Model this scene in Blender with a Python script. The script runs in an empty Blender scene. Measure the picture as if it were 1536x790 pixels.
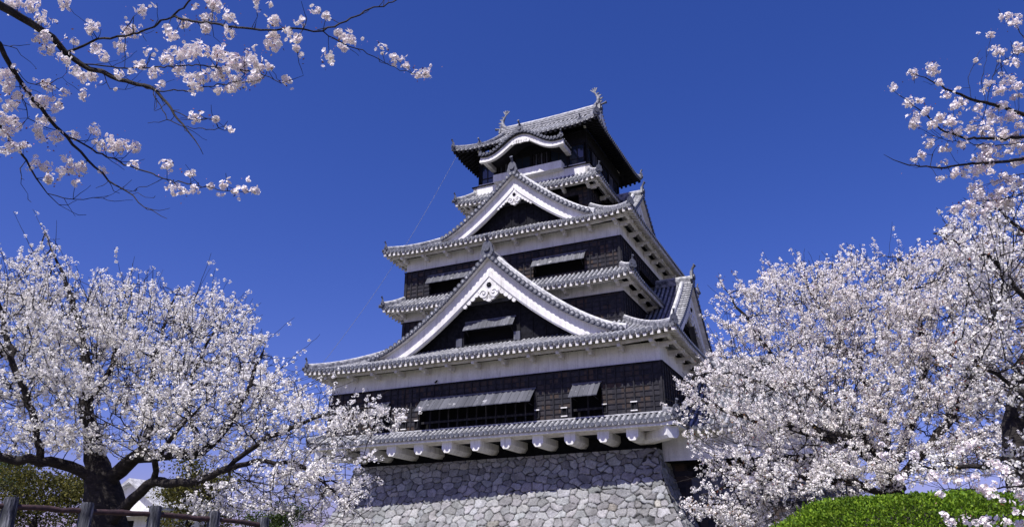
import bpy, math, random
import numpy as np
from mathutils import Vector, Matrix

random.seed(7)
RNG = np.random.default_rng(11)
SC = bpy.context.scene
COL = SC.collection
PI = math.pi
R = math.radians

# ------------------------------------------------------------------ camera
EYE = 1.6
TILT = math.atan(0.39)
cam_d = bpy.data.cameras.new('camera')
cam_d.sensor_width = 36.0
cam_d.lens = 1155 / 1536 * 36.0
cam_d.clip_start = 0.1
cam_d.clip_end = 20000
cam = bpy.data.objects.new('camera', cam_d)
COL.objects.link(cam)
cam.location = (0, 0, EYE)
cam.rotation_euler = (PI / 2 + TILT, 0, 0)
SC.camera = cam

# ------------------------------------------------------------------ light
SUN_TO = Vector((-0.362, -0.484, 1.0)).normalized()      # direction towards the sun
SUN_EL = math.asin(SUN_TO.z)
SUN_AZ = math.atan2(SUN_TO.x, SUN_TO.y)
world = bpy.data.worlds.new('World')
SC.world = world
world.use_nodes = True
wn = world.node_tree
for n in list(wn.nodes):
    wn.nodes.remove(n)
wo = wn.nodes.new('ShaderNodeOutputWorld')
wb = wn.nodes.new('ShaderNodeBackground')
wb.inputs['Strength'].default_value = 0.092
sky = wn.nodes.new('ShaderNodeTexSky')
sky.sky_type = 'NISHITA'
sky.sun_disc = False
sky.sun_elevation = SUN_EL
sky.sun_rotation = SUN_AZ
sky.altitude = 60
sky.air_density = 1.0
sky.dust_density = 1.0
sky.ozone_density = 3.0
whs = wn.nodes.new('ShaderNodeHueSaturation')            # deep blue film rendering of a clear sky
whs.inputs['Saturation'].default_value = 1.30
whs.inputs['Value'].default_value = 1.0
wmx = wn.nodes.new('ShaderNodeMix')
wmx.data_type = 'RGBA'
wmx.blend_type = 'MULTIPLY'
wmx.inputs['Factor'].default_value = 1.0
wmx.inputs['B'].default_value = (0.90, 0.645, 1.15, 1)
wn.links.new(sky.outputs[0], whs.inputs['Color'])
wn.links.new(whs.outputs[0], wmx.inputs['A'])
wn.links.new(wmx.outputs['Result'], wb.inputs['Color'])
wn.links.new(wb.outputs[0], wo.inputs[0])
sun_d = bpy.data.lights.new('sun', 'SUN')
sun_d.energy = 5.0
sun_d.angle = R(0.5)
sun_d.color = (1.0, 0.97, 0.93)
sun = bpy.data.objects.new('sun', sun_d)
COL.objects.link(sun)
sun.rotation_euler = SUN_TO.to_track_quat('Z', 'Y').to_euler()
SC.view_settings.view_transform = 'Standard'
SC.view_settings.look = 'None'
SC.view_settings.exposure = 0.32
SC.view_settings.gamma = 1.0
SC.view_settings.use_curve_mapping = False
SC.cycles.max_bounces = 10
SC.cycles.diffuse_bounces = 6
SC.cycles.transmission_bounces = 8
SC.cycles.transparent_max_bounces = 4

# ------------------------------------------------------------------ helpers
CT, ST = math.cos(TILT), math.sin(TILT)


def at(u, v, Y):
    """world point seen at pixel (u, v) of the 1536 x 790 photo, Y metres ahead"""
    x, y = (u - 768) / 1155, (v - 395) / 1155
    d = (x, y * ST + CT, -y * CT + ST)
    k = Y / d[1]
    return Vector((d[0] * k, Y, d[2] * k + EYE))


def smooth(a, b, x):
    t = min(1.0, max(0.0, (x - a) / (b - a)))
    return t * t * (3 - 2 * t)


def tag(o, label=None, cat=None, group=None, kind=None):
    if label: o['label'] = label
    if cat: o['category'] = cat
    if group: o['group'] = group
    if kind: o['kind'] = kind
    return o


def empty(name, loc, rz=0):
    o = bpy.data.objects.new(name, None)
    COL.objects.link(o)
    o.location = loc
    o.rotation_euler = (0, 0, rz)
    o.empty_display_size = 0.5
    return o


class NT:
    """tiny node helper"""
    def __init__(s, name, rough=0.8, spec=0.3):
        s.m = bpy.data.materials.new(name)
        s.m.use_nodes = True
        s.t = s.m.node_tree
        s.b = s.t.nodes['Principled BSDF']
        s.b.inputs['Roughness'].default_value = rough
        s.b.inputs['Specular IOR Level'].default_value = spec

    def n(s, typ, **kw):
        nd = s.t.nodes.new(typ)
        for k, v in kw.items():
            if k.startswith('i_'):
                nd.inputs[int(k[2:]) if k[2:].isdigit() else k[2:].replace('_', ' ')].default_value = v
            else:
                setattr(nd, k, v)
        return nd

    def l(s, a, b):
        s.t.links.new(a, b)

    def coord(s):
        return s.n('ShaderNodeTexCoord').outputs['Object']

    def noise(s, scale, detail=3, vec=None, rough=0.55, stretch=None):
        nd = s.n('ShaderNodeTexNoise')
        nd.inputs['Scale'].default_value = scale
        nd.inputs['Detail'].default_value = detail
        nd.inputs['Roughness'].default_value = rough
        v = vec or s.coord()
        if stretch:
            mp = s.n('ShaderNodeMapping')
            mp.inputs['Scale'].default_value = stretch
            s.l(v, mp.inputs['Vector'])
            v = mp.outputs[0]
        s.l(v, nd.inputs['Vector'])
        return nd.outputs['Fac']

    def ramp(s, fac, stops):
        nd = s.n('ShaderNodeValToRGB')
        e = nd.color_ramp.elements
        while len(e) < len(stops):
            e.new(0.5)
        for i, (p, c) in enumerate(stops):
            e[i].position = p
            c = c if isinstance(c, tuple) else (c, c, c)
            e[i].color = (*c, 1)
        s.l(fac, nd.inputs[0])
        return nd.outputs[0]

    def mix(s, a, b, fac, mode='MIX'):
        nd = s.n('ShaderNodeMix', data_type='RGBA', blend_type=mode)
        for sock, val in (('A', a), ('B', b)):
            if isinstance(val, tuple):
                nd.inputs[sock].default_value = (*val, 1)
            else:
                s.l(val, nd.inputs[sock])
        if isinstance(fac, (int, float)):
            nd.inputs['Factor'].default_value = fac
        else:
            s.l(fac, nd.inputs['Factor'])
        return nd.outputs['Result']

    def math(s, op, a, b=0.0):
        nd = s.n('ShaderNodeMath', operation=op)
        for i, val in enumerate((a, b)):
            if isinstance(val, (int, float)):
                nd.inputs[i].default_value = val
            else:
                s.l(val, nd.inputs[i])
        return nd.outputs[0]

    def attr(s, name):
        return s.n('ShaderNodeAttribute', attribute_name=name)

    def color(s, c):
        if isinstance(c, tuple):
            s.b.inputs['Base Color'].default_value = (*c, 1)
        else:
            s.l(c, s.b.inputs['Base Color'])

    def bump(s, h, strength=0.5, dist=0.03):
        nd = s.n('ShaderNodeBump')
        nd.inputs['Strength'].default_value = strength
        nd.inputs['Distance'].default_value = dist
        s.l(h, nd.inputs['Height'])
        s.l(nd.outputs[0], s.b.inputs['Normal'])


M = {}


def mats():
    # grey roof tile with plastered joints
    t = NT('roof_tile', 0.6, 0.3)
    al = t.attr('along').outputs['Fac']
    ring = t.math('FRACT', t.math('MULTIPLY', al, 3.2))
    nz = t.noise(1.7, 4)
    nf = t.noise(9, 3)
    c = t.ramp(nz, [(0.3, (0.16, 0.165, 0.18)), (0.7, (0.36, 0.36, 0.375))])
    c = t.mix(c, (0.52, 0.52, 0.52), t.ramp(nf, [(0.48, 0.0), (0.66, 0.8)]))
    c = t.mix(c, (0.10, 0.10, 0.09), t.ramp(t.noise(0.45, 5), [(0.55, 0.0), (0.75, 0.55)]))
    c = t.mix(c, t.ramp(t.noise(3.1, 1), [(0.3, 0.6), (0.7, 1.35)]), 1.0, 'MULTIPLY')
    joint = t.ramp(ring, [(0.0, 1.0), (0.13, 1.0), (0.2, 0.0)])
    c = t.mix(c, (0.09, 0.095, 0.11), t.math('MULTIPLY', joint, 0.75))
    t.color(c)
    t.bump(t.math('ADD', t.math('MULTIPLY', ring, 0.6), nf), 0.5, 0.05)
    M['tile'] = t.m
    # darker pan tiles between the rows and tile ends
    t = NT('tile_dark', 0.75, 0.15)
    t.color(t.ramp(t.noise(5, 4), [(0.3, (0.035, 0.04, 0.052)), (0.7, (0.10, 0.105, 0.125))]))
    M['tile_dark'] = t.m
    t = NT('tile_end', 0.5, 0.4)
    t.color(t.ramp(t.noise(7, 4), [(0.3, (0.045, 0.05, 0.066)), (0.7, (0.13, 0.135, 0.16))]))
    M['tile_end'] = t.m
    # ridge tiles smeared with lime plaster
    t = NT('ridge_tile', 0.6, 0.35)
    t.color(t.ramp(t.noise(3.5, 5), [(0.35, (0.06, 0.065, 0.08)), (0.65, (0.33, 0.33, 0.35))]))
    t.bump(t.noise(14, 2), 0.4, 0.03)
    M['ridge'] = t.m
    t = NT('pale_ridge_tile', 0.6, 0.35)
    t.color(t.ramp(t.noise(3.5, 5), [(0.3, (0.24, 0.24, 0.25)), (0.6, (0.58, 0.58, 0.58))]))
    M['ridge_pale'] = t.m
    # white lime plaster with faint streaks
    t = NT('lime_plaster', 0.8, 0.2)
    st = t.noise(0.9, 5, stretch=(1.6, 1.6, 0.5))
    c = t.ramp(st, [(0.25, (0.64, 0.62, 0.59)), (0.6, (0.86, 0.845, 0.815))])
    c = t.mix(c, (0.40, 0.37, 0.32), t.ramp(t.noise(2.3, 5, stretch=(1, 1, 0.35)), [(0.60, 0.0), (0.78, 0.55)]))
    c = t.mix(c, (0.33, 0.32, 0.30), t.ramp(t.noise(3.0, 5, stretch=(2.2, 2.2, 0.12), rough=.65), [(0.52, 0.0), (0.74, 0.55)]))
    c = t.mix(c, t.ramp(t.noise(11, 4), [(0.3, 0.9), (0.6, 1.02)]), 1.0, 'MULTIPLY')
    t.color(c)
    t.bump(t.noise(6, 5), 0.25, 0.04)
    M['plaster'] = t.m
    t = NT('timber_plaster', 0.8, 0.2)
    t.color(t.ramp(t.noise(2.0, 4), [(0.3, (0.52, 0.49, 0.45)), (0.65, (0.76, 0.74, 0.71))]))
    M['rafter'] = t.m
    # black stained lap boards weathering to brown, tone by board
    t = NT('black_boards', 0.8, 0.12)
    sp = t.n('ShaderNodeSeparateXYZ')
    t.l(t.coord(), sp.inputs[0])
    al = t.math('ADD', sp.outputs[0], sp.outputs[1])
    ca = t.math('FLOOR', t.math('DIVIDE', al, 0.62))
    cz = t.math('FLOOR', t.math('DIVIDE', sp.outputs[2], 0.34))
    cb = t.n('ShaderNodeCombineXYZ')
    t.l(ca, cb.inputs[0])
    t.l(cz, cb.inputs[1])
    wnz = t.n('ShaderNodeTexWhiteNoise')
    t.l(cb.outputs[0], wnz.inputs['Vector'])
    c = t.ramp(wnz.outputs['Value'], [(0.0, (0.026, 0.026, 0.033)), (0.45, (0.048, 0.046, 0.055)),
                                      (0.7, (0.052, 0.043, 0.042)), (1.0, (0.082, 0.058, 0.047))])
    gr = t.noise(3, 5, stretch=(1, 1, 14))
    c = t.mix(c, t.ramp(gr, [(0.3, 0.45), (0.75, 1.45)]), 1.0, 'MULTIPLY')
    t.color(c)
    t.bump(gr, 0.4, 0.02)
    M['boards'] = t.m
    t = NT('black_timber', 0.85, 0.1)
    t.color(t.ramp(t.noise(4, 4), [(0.3, (0.007, 0.007, 0.009)), (0.7, (0.02, 0.02, 0.025))]))
    M['black'] = t.m
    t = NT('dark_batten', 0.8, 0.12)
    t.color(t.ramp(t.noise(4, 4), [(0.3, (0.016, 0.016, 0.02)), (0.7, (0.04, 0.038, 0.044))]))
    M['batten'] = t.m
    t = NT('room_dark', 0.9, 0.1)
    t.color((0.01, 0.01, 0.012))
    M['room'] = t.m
    # weathered grey planks of the shutters
    t = NT('shutter_planks', 0.42, 0.5)
    sp = t.n('ShaderNodeSeparateXYZ')
    t.l(t.coord(), sp.inputs[0])
    wnz = t.n('ShaderNodeTexWhiteNoise', noise_dimensions='1D')
    t.l(t.math('FLOOR', t.math('DIVIDE', sp.outputs[0], 0.33)), wnz.inputs['W'])
    c = t.ramp(wnz.outputs['Value'], [(0.0, (0.05, 0.053, 0.066)), (1.0, (0.11, 0.113, 0.135))])
    c = t.mix(c, (0.55, 0.55, 0.56), t.ramp(t.noise(1.6, 5), [(0.62, 0.0), (0.70, 0.6)]))
    t.color(c)
    t.bump(t.noise(4, 4, stretch=(14, 1, 1)), 0.25, 0.02)
    M['planks'] = t.m
    # stones of the rampart, tone per stone
    t = NT('rampart_stone', 0.85, 0.25)
    a = t.attr('tone').outputs['Color']
    n1 = t.noise(2.2, 6)
    c = t.mix(a, t.ramp(n1, [(0.25, 0.62), (0.75, 1.3)]), 1.0, 'MULTIPLY')
    c = t.mix(c, t.ramp(t.noise(14, 4), [(0.3, 0.75), (0.7, 1.2)]), 1.0, 'MULTIPLY')
    t.color(c)
    t.bump(t.noise(6, 7, rough=.7), 1.0, 0.12)
    M['stone'] = t.m
    # window glass
    t = NT('window_glass', 0.06, 0.8)
    t.color((0.02, 0.03, 0.05))
    M['glass'] = t.m
    # bark
    t = NT('cherry_bark', 0.85, 0.25)
    n1 = t.noise(6, 5, stretch=(1, 1, 2.2))
    t.color(t.ramp(n1, [(0.3, (0.010, 0.008, 0.008)), (0.6, (0.028, 0.023, 0.021)), (0.8, (0.065, 0.055, 0.05))]))
    t.bump(n1, 0.9, 0.05)
    M['bark'] = t.m
    # petals, translucent, tone per flower
    def petal(name, trans):
        t = NT(name, 0.6, 0.2)
        a = t.attr('tone').outputs['Color']
        t.color(a)
        tr = t.n('ShaderNodeBsdfTranslucent')
        t.l(a, tr.inputs['Color'])
        ms = t.n('ShaderNodeMixShader', i_0=trans)
        t.l(t.b.outputs[0], ms.inputs[1])
        t.l(tr.outputs[0], ms.inputs[2])
        out = [n for n in t.t.nodes if n.type == 'OUTPUT_MATERIAL'][0]
        t.l(ms.outputs[0], out.inputs[0])
        return t.m
    M['petal'] = petal('cherry_petal', 0.22)
    M['leaf'] = petal('green_leaf', 0.3)
    # fence
    t = NT('grey_post_wood', 0.8, 0.3)
    g = t.noise(7, 5, stretch=(3.5, 3.5, 0.5))
    t.color(t.ramp(g, [(0.38, (0.022, 0.024, 0.03)), (0.58, (0.07, 0.073, 0.085)), (0.72, (0.28, 0.28, 0.30))]))
    t.bump(g, 1.0, 0.04)
    M['post'] = t.m
    t = NT('red_rail_wood', 0.7, 0.3)
    g = t.noise(6, 5, stretch=(0.6, 3, 3))
    t.color(t.ramp(g, [(0.3, (0.018, 0.012, 0.013)), (0.7, (0.065, 0.034, 0.036))]))
    t.bump(g, 0.5, 0.02)
    M['rail'] = t.m
    # ground
    t = NT('gravel_earth', 0.95, 0.1)
    c = t.ramp(t.noise(0.25, 5), [(0.35, (0.12, 0.11, 0.09)), (0.7, (0.19, 0.175, 0.145))])
    c = t.mix(c, (0.07, 0.11, 0.03), t.ramp(t.noise(0.07, 4), [(0.52, 0.0), (0.62, 0.9)]))
    c = t.mix(c, t.ramp(t.noise(40, 3), [(0.3, 0.7), (0.7, 1.25)]), 1.0, 'MULTIPLY')
    t.color(c)
    t.bump(t.noise(35, 3), 0.5, 0.02)
    M['ground'] = t.m
    t = NT('haze_tinted_hill', 1.0, 0.0)
    t.color(t.ramp(t.noise(0.01, 5), [(0.3, (0.05, 0.075, 0.12)), (0.7, (0.08, 0.11, 0.16))]))  # blue of the distance haze put into the hill colour
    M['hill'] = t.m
    t = NT('cable_metal', 0.4, 0.5)
    t.color((0.10, 0.11, 0.14))
    M['cable'] = t.m
    t = NT('bird_feather', 0.7, 0.2)
    t.color((0.015, 0.015, 0.018))
    M['bird'] = t.m


mats()


class MB:
    """mesh builder: collects faces and links them as ONE mesh object"""
    def __init__(s, off=(0, 0, 0)):
        s.v, s.f, s.m, s.sm, s.al, s.mats = [], [], [], [], [], []
        s.off = off

    def mi(s, m):
        if m not in s.mats:
            s.mats.append(m)
        return s.mats.index(m)

    def add(s, vs, fs, m, sm=False, al=None):
        k = len(s.v)
        s.v.extend(tuple(p) for p in vs)
        s.al.extend(al if al is not None else [0.5] * len(vs))
        i = s.mi(m)
        for f in fs:
            s.f.append(tuple(k + q for q in f))
            s.m.append(i)
            s.sm.append(sm)

    def quad(s, a, b, c, d, m):
        s.add([a, b, c, d], [(0, 1, 2, 3)], m)

    def hexa(s, p, m):
        s.add(p, [(3, 2, 1, 0), (4, 5, 6, 7), (0, 1, 5, 4), (1, 2, 6, 5), (2, 3, 7, 6), (3, 0, 4, 7)], m)

    def fbox(s, F, a0, a1, b0, b1, z0, z1, m):
        s.hexa([F(a0, b1, z0), F(a1, b1, z0), F(a1, b0, z0), F(a0, b0, z0),
                F(a0, b1, z1), F(a1, b1, z1), F(a1, b0, z1), F(a0, b0, z1)], m)

    def grid(s, rows, m, sm=True, al=None):
        n = len(rows[0])
        vs = [p for r in rows for p in r]
        fs = [(i * n + j, i * n + j + 1, (i + 1) * n + j + 1, (i + 1) * n + j)
              for i in range(len(rows) - 1) for j in range(n - 1)]
        s.add(vs, fs, m, sm, al)

    def sweep(s, pts, prof, m, up=Vector((0, 0, 1)), caps=True, scale=None, sm=False, closed=True):
        pts = [Vector(p) for p in pts]
        n = len(prof)
        rows, al, L = [], [], 0
        for i, p in enumerate(pts):
            t = (pts[min(i + 1, len(pts) - 1)] - pts[max(i - 1, 0)]).normalized()
            sd = t.cross(up)
            if sd.length < 1e-4:
                sd = t.cross(Vector((1, 0, 0)))
            sd.normalize()
            u = sd.cross(t).normalized()
            k = scale[i] if scale else 1
            if i: L += (p - pts[i - 1]).length
            rows.append([p + sd * (a * k) + u * (b * k) for a, b in prof])
            al.extend([L] * n)
        vs = [q for r in rows for q in r]
        fs = []
        for i in range(len(rows) - 1):
            for j in range(n if closed else n - 1):
                k = (j + 1) % n
                fs.append((i * n + j, i * n + k, (i + 1) * n + k, (i + 1) * n + j))
        s.add(vs, fs, m, sm, al)
        if caps:
            s.add(rows[0], [tuple(range(n))[::-1]], m)
            s.add(rows[-1], [tuple(range(n))], m)

    def tube(s, pts, radii, m, n=6, caps=True, up=Vector((0, 0, 1))):
        prof = [(math.cos(2 * PI * i / n), math.sin(2 * PI * i / n)) for i in range(n)]
        if isinstance(radii, (int, float)):
            radii = [radii] * len(pts)
        s.sweep(pts, prof, m, up, caps, radii, True)

    def disc(s, c, d, r, th, m, n=10):
        c, d = Vector(c), Vector(d).normalized()
        s.tube([c - d * th, c], r, m, n, True, Vector((0, 0, 1)) if abs(d.z) < .9 else Vector((0, 1, 0)))

    def extrude(s, F, poly, b0, b1, m):
        """polygon in (a, z) extruded from b0 (back) to b1 (front)"""
        n = len(poly)
        s.add([F(a, b1, z) for a, z in poly] + [F(a, b0, z) for a, z in poly],
              [tuple(range(n)), tuple(range(2 * n - 1, n - 1, -1))] +
              [(i, n + i, n + (i + 1) % n, (i + 1) % n) for i in range(n)], m)

    def build(s, name, parent=None):
        me = bpy.data.meshes.new(name)
        ox, oy, oz = s.off
        me.from_pydata([(x - ox, y - oy, z - oz) for x, y, z in s.v], [], s.f)
        for m in s.mats:
            me.materials.append(M[m])
        me.polygons.foreach_set('material_index', s.m)
        me.polygons.foreach_set('use_smooth', s.sm)
        a = me.attributes.new('along', 'FLOAT', 'POINT')
        a.data.foreach_set('value', s.al)
        me.update()
        o = bpy.data.objects.new(name, me)
        COL.objects.link(o)
        if parent:
            o.parent = parent
        return o


# ------------------------------------------------------------------ ground, hills
def ground_z(x, y):
    r = math.hypot(x, y)
    return 1.6 * smooth(3.5, 8.5, y if y > 0 else 0) if r < 300 else 1.6


def setting():
    b = MB()
    xs = [-6000, -2500, -1000, -400, -150, -80] + [-60 + 2 * i for i in range(61)] + [80, 150, 400, 1000, 2500, 6000]
    ys = [-3000, -1000, -300, -100, -40, -15, -5, 0, 2, 3, 4, 5, 6, 7, 8, 9, 10, 12, 15, 20, 30, 45, 60, 80, 120, 200, 400, 1000, 2500, 8000]
    b.grid([[(x, y, ground_z(x, y)) for x in xs] for y in ys], 'ground')
    tag(b.build('ground'), kind='structure')
    # a wooded ridge far off
    b = MB()
    rows = []
    for j in range(7):
        row = []
        for i in range(81):
            x = -5200 + 130 * i
            h = (170 + 60 * math.sin(i * .31 + 1.3) + 28 * math.sin(i * .83) + 12 * math.sin(i * 2.1)) * (1.0 if x < 1500 else 0.8)
            t = j / 6
            row.append((x, 4200 + 900 * t + 30 * math.sin(i * 1.7 + j), -5 + h * math.sin(PI / 2 * t)))
        rows.append(row)
    b.grid(rows, 'hill')
    tag(b.build('hills'), kind='structure')


setting()

# ------------------------------------------------------------------ castle frame
dR = Vector((.9037, -.428, 0)).normalized()
dB = Vector((.428, .9037, 0)).normalized()
CXM, Y0 = -24.93895, 47.36507
YC = 14.0                      # depth of the keep's middle behind its front wall
ZT = 6.85                      # stone top above the eye
KEEP_RZ = math.atan2(dR.y, dR.x)


def kw(x, y, z):
    """keep coordinates (x along the front, y behind it, z above the eye) to world"""
    p = dR * (x + CXM) + dB * (y + Y0)
    return Vector((p.x, p.y, z + EYE))


OFF = (0, YC, ZT)


def front(y):
    return lambda a, b, z: (a, y - b, z)


def right(x, yc=YC):
    return lambda a, b, z: (x + b, yc + a, z)


def back(y):
    return lambda a, b, z: (-a, y + b, z)


def left(x, yc=YC):
    return lambda a, b, z: (-x - b, yc - a, z)


keep = empty('castle_keep', kw(0, YC, ZT), KEEP_RZ)
tag(keep, 'tall black and white Japanese castle keep with stacked grey tiled roofs on a stone base', 'castle')


def kpart(mb, name, parent=keep):
    return mb.build(name, parent)


def K():
    return MB(OFF)


# ---- tiled roof slopes
ROW = 0.37


def roof_side(mb, F, half, dmax, h, rf=None, ov=1.5, soffit_drop=0.34, wood='rafter', rows=True, bracket=2.05, plain=False, row=ROW):
    """one slope: a along the eave, d inwards from it, h(d, a) height"""
    ns = int(2 * half / row)
    sp = 2 * half / ns
    ND = 7
    # pan tile sheet
    sheet = []
    for i in range(ns + 1):
        a = -half + i * sp
        dm = max(0.02, dmax(a))
        sheet.append([F(a, -dm * j / ND, h(dm * j / ND, a) - 0.02) for j in range(ND + 1)])
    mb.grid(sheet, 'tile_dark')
    # cover tile rows with round ends
    r = 0.105
    for i in range(ns):
        a = -half + (i + .5) * sp
        dm = dmax(a)
        if dm < 0.15:
            dm = 0.15
        nd = max(2, int(dm / 0.8))
        P = [Vector((0, dm * j / nd, h(dm * j / nd, a))) for j in range(nd + 1)]
        rowsv, al, L = [], [], RNG.random()
        for j, p in enumerate(P):
            t = (P[min(j + 1, nd)] - P[max(j - 1, 0)]).normalized()
            nrm = Vector((0, -t.z, t.y))
            if j: L += (p - P[j - 1]).length
            ring = []
            for k in range(6):
                th = PI * k / 5
                q = nrm * (r * math.sin(th) * 1.1)
                ring.append(F(a + r * math.cos(th), -(p.y + q.y), p.z + q.z))
            rowsv.append(ring)
            al.extend([L] * 6)
        mb.grid(rowsv, 'tile', True, al)
        e = Vector(F(a, 0.05, h(0, a) + 0.01))
        dn = Vector(F(0, 1, 0)) - Vector(F(0, 0, 0))
        mb.disc(e, dn + Vector((0, 0, .08)), r * 1.4, 0.12, 'tile_end', 12)
    # pan tile ends: pale scalloped strip under the discs
    lo, hi = [], []
    for i in range(ns * 2 + 1):
        a = -half + i * sp / 2
        hi.append(F(a, -0.01, h(0, a) + 0.01))
        lo.append(F(a, -0.03, h(0, a) - (0.12 if i % 2 == 0 else 0.17)))
    mb.grid([lo, hi], 'ridge_pale', False)
    # board behind
    n2 = 24
    lo = [F(-half + .1 + 2 * (half - .1) * i / n2, -0.10, h(0, -half + .1 + 2 * (half - .1) * i / n2) - 0.20) for i in range(n2 + 1)]
    hi = [F(-half + .1 + 2 * (half - .1) * i / n2, -0.10, h(0, -half + .1 + 2 * (half - .1) * i / n2) - 0.06) for i in range(n2 + 1)]
    mb.grid([lo, hi], wood, False)
    if rf is None:
        return
    # soffit, rafters, purlin, brackets
    sof = []
    for i in range(n2 + 1):
        a = -half + .1 + 2 * (half - .1) * i / n2
        dm = max(.12, min(ov + .1, half - abs(a) + .1))
        sof.append([F(a, -(0.10 + (dm - .1) * j / 3), h(0.10 + (dm - .1) * j / 3, a) - 0.19 - .1 * j / 3) for j in range(4)])
    rf.grid(sof, 'black' if wood != 'rafter' else 'batten', False)  # under plastered eaves the dark tone paints the shade between rafters
    nr = int(2 * half / 0.45)
    for i in range(nr):
        a = -half + .2 + (2 * half - .4) * i / (nr - 1)
        dm = min(ov + .05, half - abs(a) + .05)
        if dm < .25: dm = .25
        z0, z1 = h(.03, a) - .17, h(dm, a) - .25
        w, t = .10, .22
        rf.hexa([F(a - w, -.03, z0 - t), F(a + w, -.03, z0 - t), F(a + w, -dm, z1 - t), F(a - w, -dm, z1 - t),
                 F(a - w, -.03, z0), F(a + w, -.03, z0), F(a + w, -dm, z1), F(a - w, -dm, z1)], wood)
    if plain:
        return
    hp = half - ov * .42
    pts = [F(-hp + 2 * hp * i / 20, -ov * .48, h(ov * .48, -hp + 2 * hp * i / 20) - .58) for i in range(21)]
    rf.sweep(pts, [(-.1, -.11), (.1, -.11), (.1, .11), (-.1, .11)], wood)
    nb = max(2, int(2 * (half - ov) / bracket))
    for i in range(nb + 1):
        a = -(half - ov) * .985 + 2 * (half - ov) * .985 * i / nb
        z = h(ov * .5, a) - .70
        rf.fbox(F, a - .11, a + .11, -ov - .02, -ov * .30, z - .20, z, wood)
        rf.fbox(F, a - .11, a + .11, -ov - .02, -ov * .62, z - .34, z - .195, wood)


RIDGE = [(-.17, -.12), (.17, -.12), (.17, .16), (.11, .27), (-.11, .27), (-.17, .16)]


def ornament(mb, P, out, size=1.0, horn_up=.7, mat='tile_end'):
    """ridge-end tile: shield plate, boss and a horn tile"""
    P = Vector(P)
    o = Vector((out[0], out[1], 0)).normalized()
    sd = Vector((-o.y, o.x, 0))
    F = lambda a, b, z: P + sd * a + o * b + Vector((0, 0, z))
    k = size
    poly = [(-.30 * k, -.25 * k), (-.42 * k, -.05 * k), (-.34 * k, .2 * k), (-.30 * k, .42 * k), (-.16 * k, .62 * k), (0, .68 * k),
            (.16 * k, .62 * k), (.30 * k, .42 * k), (.34 * k, .2 * k), (.42 * k, -.05 * k), (.30 * k, -.25 * k)]
    mb.extrude(F, poly, -.10 * k, .06 * k, mat)
    mb.disc(F(0, .15 * k, .18 * k), o, .2 * k, .12 * k, 'tile_end', 12)
    d = (o * (1 - horn_up) + Vector((0, 0, horn_up))).normalized()
    s0 = F(0, -.05 * k, .52 * k)
    mb.tube([s0, s0 + d * .28 * k, s0 + d * .5 * k + o * .08 * k], [.085 * k, .09 * k, .1 * k], mat, 8)
    mb.disc(s0 + d * .52 * k + o * .09 * k, d * .6 + o * .6, .125 * k, .06 * k, mat, 10)


def hip_ridges(X, yf, yb, hf, k_front, run, side_run, parent, size=.9):
    for sx, sy in ((1, 1), (-1, 1), (1, -1), (-1, -1)):
        mb = K()
        pts = []
        for j in range(13):
            t = .03 + .97 * j / 12
            x = sx * (X - side_run * t)
            y = (yf + run * t) if sy == 1 else (yb - run * t)
            pts.append(Vector((x, y, hf(t * run, X - side_run * t) + .10)))
        mb.sweep(pts[::-1], RIDGE, 'ridge')
        lit = [p + Vector((0, 0, .29)) for p in pts]
        mb.tube(lit, .085, 'ridge_pale', 6)  # sun highlight along the ridge top painted as a pale tube
        out = Vector((sx * side_run, -sy * run, 0)).normalized()
        ornament(mb, pts[0] + out * .05 + Vector((0, 0, .08)), out, size * .8, .85)
        mb.disc(pts[0] + out * .32 + Vector((0, 0, -.06)), out, .14, .3, 'tile_end', 10)
        kpart(mb, 'hip_ridge', parent)


def ring_roof(X, yf, z0, inX, inyf, zin, ov, up=.38, upl=4.0, sag=.35, name='eave_roof', wood='rafter', dust=None):
    yb = 2 * YC - yf
    inyb = 2 * YC - inyf
    run, srun = inyf - yf, X - inX
    hy = (yb - yf) / 2
    inhy = (inyb - inyf) / 2

    def prof(t):
        return (zin - z0) * ((1 - sag) * t + sag * t * t)

    def hmake(half, rn):
        def h(d, a):
            t = d / rn
            u = max(0., (abs(a) - (half - upl)) / upl)
            return z0 + prof(t) + up * u ** 2.2 * max(0, 1 - t) ** 1.2
        return h

    hf, hs = hmake(X, run), hmake(hy, srun)
    mb, rf = K(), K()
    fr = lambda a: min(run, (X - abs(a)) * run / srun)
    sr = lambda a: min(srun, (hy - abs(a)) * srun / run)
    roof_side(mb, front(yf), X, fr, hf, rf, ov, wood=wood)
    roof_side(mb, back(yb), X, fr, hf, rf, ov, wood=wood)
    roof_side(mb, right(X), hy, sr, hs, rf, ov, wood=wood)
    roof_side(mb, left(X), hy, sr, hs, rf, ov, wood=wood)
    ro = kpart(mb, name)
    kpart(rf, 'rafters', ro)
    hip_ridges(X, yf, yb, hf, 1, run, srun, ro)
    return hf, hs, ro


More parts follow.
